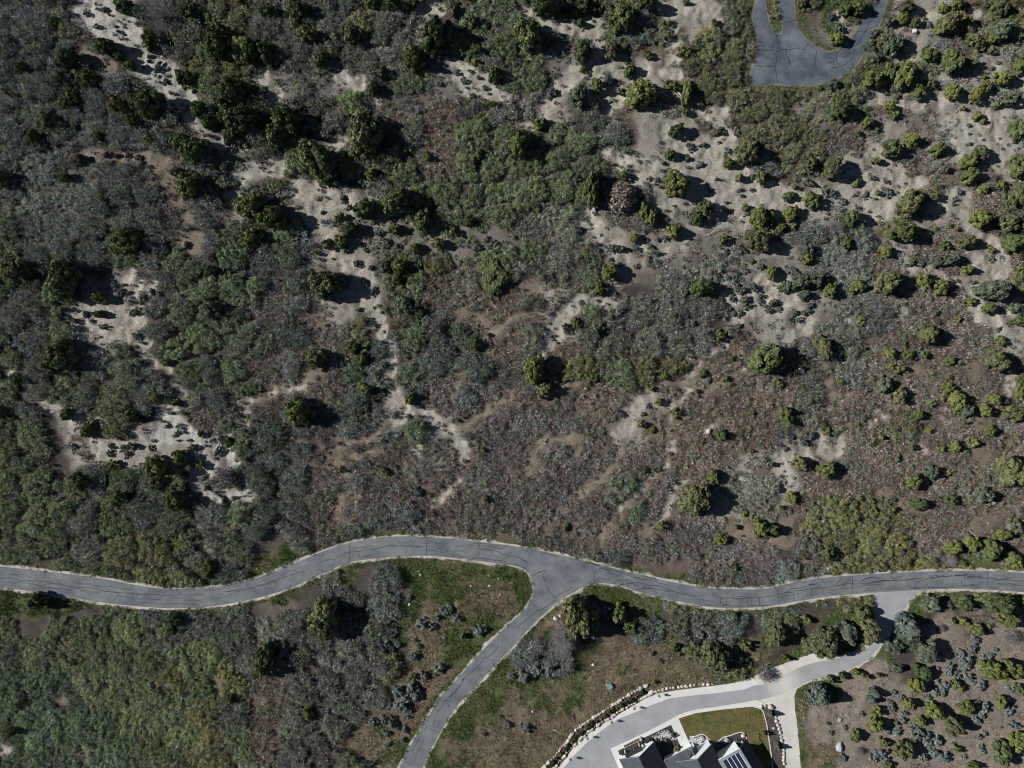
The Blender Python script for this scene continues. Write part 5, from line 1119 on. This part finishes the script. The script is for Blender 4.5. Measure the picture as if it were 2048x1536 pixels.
for k, (px, py, an, l) in enumerate(((1900, 250, .6, 3.0), (1420, 465, .5, 2.0), (810, 250, 1.0, 2.0), (820, 325, .3, 2.4), (705, 210, .6, 2.0), (1165, 395, 2.2, 2.4), (1780, 1285, 2.6, 1.4))):
    c, s = math.cos(an) * l, -math.sin(an) * l
    deadwood("fallen_branch", px, py, [[(-c, -s, .5), (0, .3, .7), (c, s, .4)], [(0, .3, .7), (c * .5 + .6, s * .4 - .6, .9)], [(-c * .4, -s * .4, .6), (-c * .1 - .3, -s * .1 + .9, .8)]], .07, MAT['wood'], ("grey fallen branch in the scrub left of the wide sand patch", "grey branch below the green juniper on the sandy slope", "grey branch on the olive juniper's right side", "pale branch at the lower right of the largest olive juniper", "pale branch in dark brush above the largest olive juniper", "grey branch on the dusty ground left of the dead russet tree", "short pale branch near the driveway bend")[k])

# ---------------------------------------------------------------- house
def P3(px, py, z):
    s = (HCAM - z) / HCAM
    return Vector(((px - 1024) * M_PX * s, (768 - py) * M_PX * s, z))
house = tag(empty("house", (P3(1340, 1560, 0).x, P3(1340, 1560, 0).y, 0)), "house with grey shingle gable roofs and white walls below the driveway", "house")
H0 = house.location.copy()
def quad_part(name, pts, mat, thick=.0, parent=house):
    """panel of real thickness below its top face"""
    bm = bmesh.new(); P = [Vector(p) - H0 for p in pts]
    n = (P[1] - P[0]).cross(P[2] - P[0]).normalized()
    if n.z < 0: P = P[::-1]; n = -n
    a = [bm.verts.new(p) for p in P]; bm.faces.new(a)
    if thick:
        c = [bm.verts.new(p - n * thick) for p in P]; bm.faces.new(c[::-1]); k = len(P)
        for q in range(k): bm.faces.new([a[q], c[q], c[(q + 1) % k], a[(q + 1) % k]])
    return done(name, bm, mat, parent)
def gable_wing(pl, pr, ze, rise, length, over=.35, hip=0.0):
    """wing whose front eave corners show at pl and pr; its ridge runs back from the drive"""
    A, Bq = P3(*pl, ze), P3(*pr, ze); u = (Bq - A); w = u.length; u.normalize(); v = Vector((u.y, -u.x, 0))
    if v.y > 0: v = -v
    M = (A + Bq) / 2 + Vector((0, 0, rise)); back = v * length
    M1 = M + v * hip
    quad_part("roof", [A, M1, M + back, A + back], MAT['shingle'], .16)
    quad_part("roof", [M1, Bq, Bq + back, M + back], MAT['shingle'], .16)
    if hip: quad_part("roof", [A, Bq, M1], MAT['shingle'], .16)
    # pale barge boards along the two front slopes
    up = Vector((0, 0, 1))
    for a, c in (((A, M), (M, Bq)) if not hip else ((A, Bq),)):
        bm = bmesh.new(); f = [a - H0 - v * .06, c - H0 - v * .06]; vs = []
        for p in f:
            for dz, dv in ((.03, 0), (.03, .055), (-.26, .055), (-.26, 0)): vs.append(bm.verts.new(p + up * dz + v * dv))
        for q in range(4): bm.faces.new([vs[q], vs[(q + 1) % 4], vs[4 + (q + 1) % 4], vs[4 + q]])
        bm.faces.new(vs[:4][::-1]); bm.faces.new(vs[4:]); done("barge_board", bm, MAT['trim'], house)
    # walls set in under the eaves
    i = over; a, c = A + u * i + v * .75, Bq - u * i + v * .75; m = (a + c) / 2; drop = rise * (1 - i / (w / 2)) + 0
    a0, c0 = a - H0, c - H0; bk = v * (length - i)
    bm = bmesh.new(); zt = -.30
    def V(p, z): return bm.verts.new((p.x, p.y, z))
    top = ze + rise - .28 if not hip else ze + zt + .1
    f = [V(a0, 0), V(c0, 0), V(c0, ze + zt + .1), V((a0 + c0) / 2, top), V(a0, ze + zt + .1)]
    g = [V(p.co + bk if False else Vector((p.co.x, p.co.y, 0)) + bk, p.co.z) for p in f]
    bm.faces.new(f); bm.faces.new(g[::-1])
    for q in range(5): bm.faces.new([f[q], g[q], g[(q + 1) % 5], f[(q + 1) % 5]])
    done("wall", bm, MAT['white'], house)
    return A, Bq, M, u, v, w
A, Bq, M, u, v, w = gable_wing((1238, 1519), (1308, 1484), 3.3, 3.5, 14.0)
# lean-to roof over the garage doors, and the doors below it
o_ = A + u * 1.7 + Vector((0, 0, -.25)); e_ = A + u * 6.2 + Vector((0, 0, -.25))
quad_part("porch_roof", [o_ - v * .3 - Vector((0, 0, .35)), e_ - v * .3 - Vector((0, 0, .35)), e_ + v * .74, o_ + v * .74], MAT['dark'], .14)
for q in (o_ + u * .3, e_ - u * .3):
    b = q + v * .0 - H0; bm = bmesh.new(); box(bm, b.x - .12, b.x + .12, b.y - .12, b.y + .12, 0, 2.62); done("porch_post", bm, MAT['white'], house)
for q in (2.0, 4.3):
    a = A + u * q + v * .70 - H0; c = a + u * 1.9; bm = bmesh.new()
    f = [bm.verts.new((p.x, p.y, z)) for p, z in ((a, .05), (c, .05), (c, 2.3), (a, 2.3))]; g = [bm.verts.new(x.co + v * .05) for x in f]
    bm.faces.new(f); 
    for k in range(4): bm.faces.new([f[k], g[k], g[(k + 1) % 4], f[(k + 1) % 4]])
    done("garage_window", bm, MAT['dark'], house)
# stone planter before the garage
pc = A + u * 4.4 - v * .85; root = tag(empty("stone_planter", (pc.x, pc.y, 0)), "long tan stone planter in front of the garage wall", "planter"); root.rotation_euler = (0, 0, math.atan2(u.y, u.x))
for nm, q, mt in (("wall", (-2.2, 2.2, .28, .38, 0, .45), 'tan'), ("wall", (-2.2, 2.2, -.38, -.28, 0, .45), 'tan'), ("wall", (-2.2, -2.05, -.28, .28, 0, .45), 'tan'), ("pier", (2.203, 2.6, -.4, .4, 0, .7), 'tan'), ("soil", (-2.05, 2.2, -.28, .28, 0, .36), 'mulch')):
    bm = bmesh.new(); box(bm, *q); done(nm, bm, MAT[mt], root)
A2, B2, M2, u2, v2, w2 = gable_wing((1327, 1522), (1386, 1492), 3.2, 2.6, 12.0, hip=3.2)
A3, B3, M3, u3, v3, w3 = gable_wing((1352, 1524), (1424, 1488), 4.3, 3.4, 13.0)
# small entrance gable, its porch slab
A4, B4, M4, u4, v4, w4 = gable_wing((1373, 1499), (1391, 1490), 3.0, 1.2, 3.0)
# right wing: low roof with a glazed inset carried on a pale frame
zr = 4.6; a, c = P3(1436, 1521, zr), P3(1480, 1497, zr + .6); ud = (c - a); wd = Vector((ud.x, ud.y, 0)).length; ud = Vector((ud.x, ud.y, 0)).normalized(); vd = Vector((ud.y, -ud.x, 0))
if vd.y > 0: vd = -vd
def Q(s, t): return a + ud * (s * wd) + vd * t + Vector((0, 0, .6 * s))
def ring(s0, s1, t0, t1): return [Q(s0, t0), Q(s1, t0), Q(s1, t1), Q(s0, t1)]
for q in (ring(0, 1, 0, .7), ring(0, .16, .703, 14), ring(.90, 1, .703, 14), ring(.163, .897, 10.5, 14)): quad_part("roof_frame", q, MAT['trim'], .2)
for k in range(4):
    s0 = .165 + k * .183; quad_part("glass_panel", [p + Vector((0, 0, -.10)) for p in ring(s0, s0 + .160, .75, 10.4)], MAT['glass'], .05)
    quad_part("glazing_bar", [p + Vector((0, 0, -.03)) for p in ring(s0 + .1605, s0 + .182, .72, 10.45)], MAT['white'], .10)
quad_part("roof", [c + Vector((0, 0, -.05)), c + vd * 14 + Vector((0, 0, -.05)), c + vd * 14 + ud * 2.6 - Vector((0, 0, 2.4)), c + ud * 2.6 - Vector((0, 0, 2.4))], MAT['shingle'], .16)
quad_part("gutter", [a - vd * .04, c - vd * .04, c - vd * .16, a - vd * .16], MAT['white'], .12)
bm = bmesh.new(); b0 = [Q(.03, .5), Q(.97, .5), Q(.97, 13.8), Q(.03, 13.8)]; f = [bm.verts.new((p.x - H0.x, p.y - H0.y, 0)) for p in b0]; g = [bm.verts.new((p.x - H0.x, p.y - H0.y, p.z - .42)) for p in b0]
bm.faces.new(f[::-1]); bm.faces.new(g)
for k in range(4): bm.faces.new([f[k], f[(k + 1) % 4], g[(k + 1) % 4], g[k]])
done("wall", bm, MAT['white'], house)

# ---------------------------------------------------------------- light, sky, camera
EL = math.radians(34.5); hx, hy = 0.988, -0.152
L = Vector((math.cos(EL) * hx, math.cos(EL) * hy, -math.sin(EL)))
sd = bpy.data.lights.new("sun", 'SUN'); sd.energy = 5.0; sd.angle = math.radians(.53); sd.color = (1.0, .965, .925)
so = bpy.data.objects.new("sun", sd); COL.objects.link(so); so.rotation_euler = L.to_track_quat('-Z', 'Y').to_euler(); so.location = (-150, 30, 120)
w_ = bpy.data.worlds.new("World"); SC.world = w_; w_.use_nodes = True; nt = w_.node_tree
sky = nt.nodes.new("ShaderNodeTexSky"); sky.sky_type = 'NISHITA'; sky.sun_disc = False; sky.sun_elevation = EL; sky.sun_rotation = math.atan2(-hx, -hy) % (2 * math.pi); sky.altitude = 2000; sky.air_density = .7; sky.dust_density = .2
nt.links.new(sky.outputs[0], nt.nodes["Background"].inputs[0]); nt.nodes["Background"].inputs[1].default_value = 0.05
cam = bpy.data.cameras.new("camera"); cam.sensor_width = 36; cam.lens = 18 / math.tan(math.radians(33.0)); cam.clip_end = 4000; cam.clip_start = 1
co = bpy.data.objects.new("camera", cam); COL.objects.link(co); co.location = (0, 0, HCAM); co.rotation_euler = (0, 0, 0); SC.camera = co
SC.view_settings.view_transform = 'Standard'; SC.view_settings.look = 'None'; SC.view_settings.exposure = 0.25; SC.view_settings.gamma = 1.0
SC.render.film_transparent = False; SC.cycles.pixel_filter_type = 'BLACKMAN_HARRIS'; SC.cycles.filter_width = 1.05
SC.cycles.max_bounces = 5; SC.cycles.diffuse_bounces = 2; SC.cycles.glossy_bounces = 2
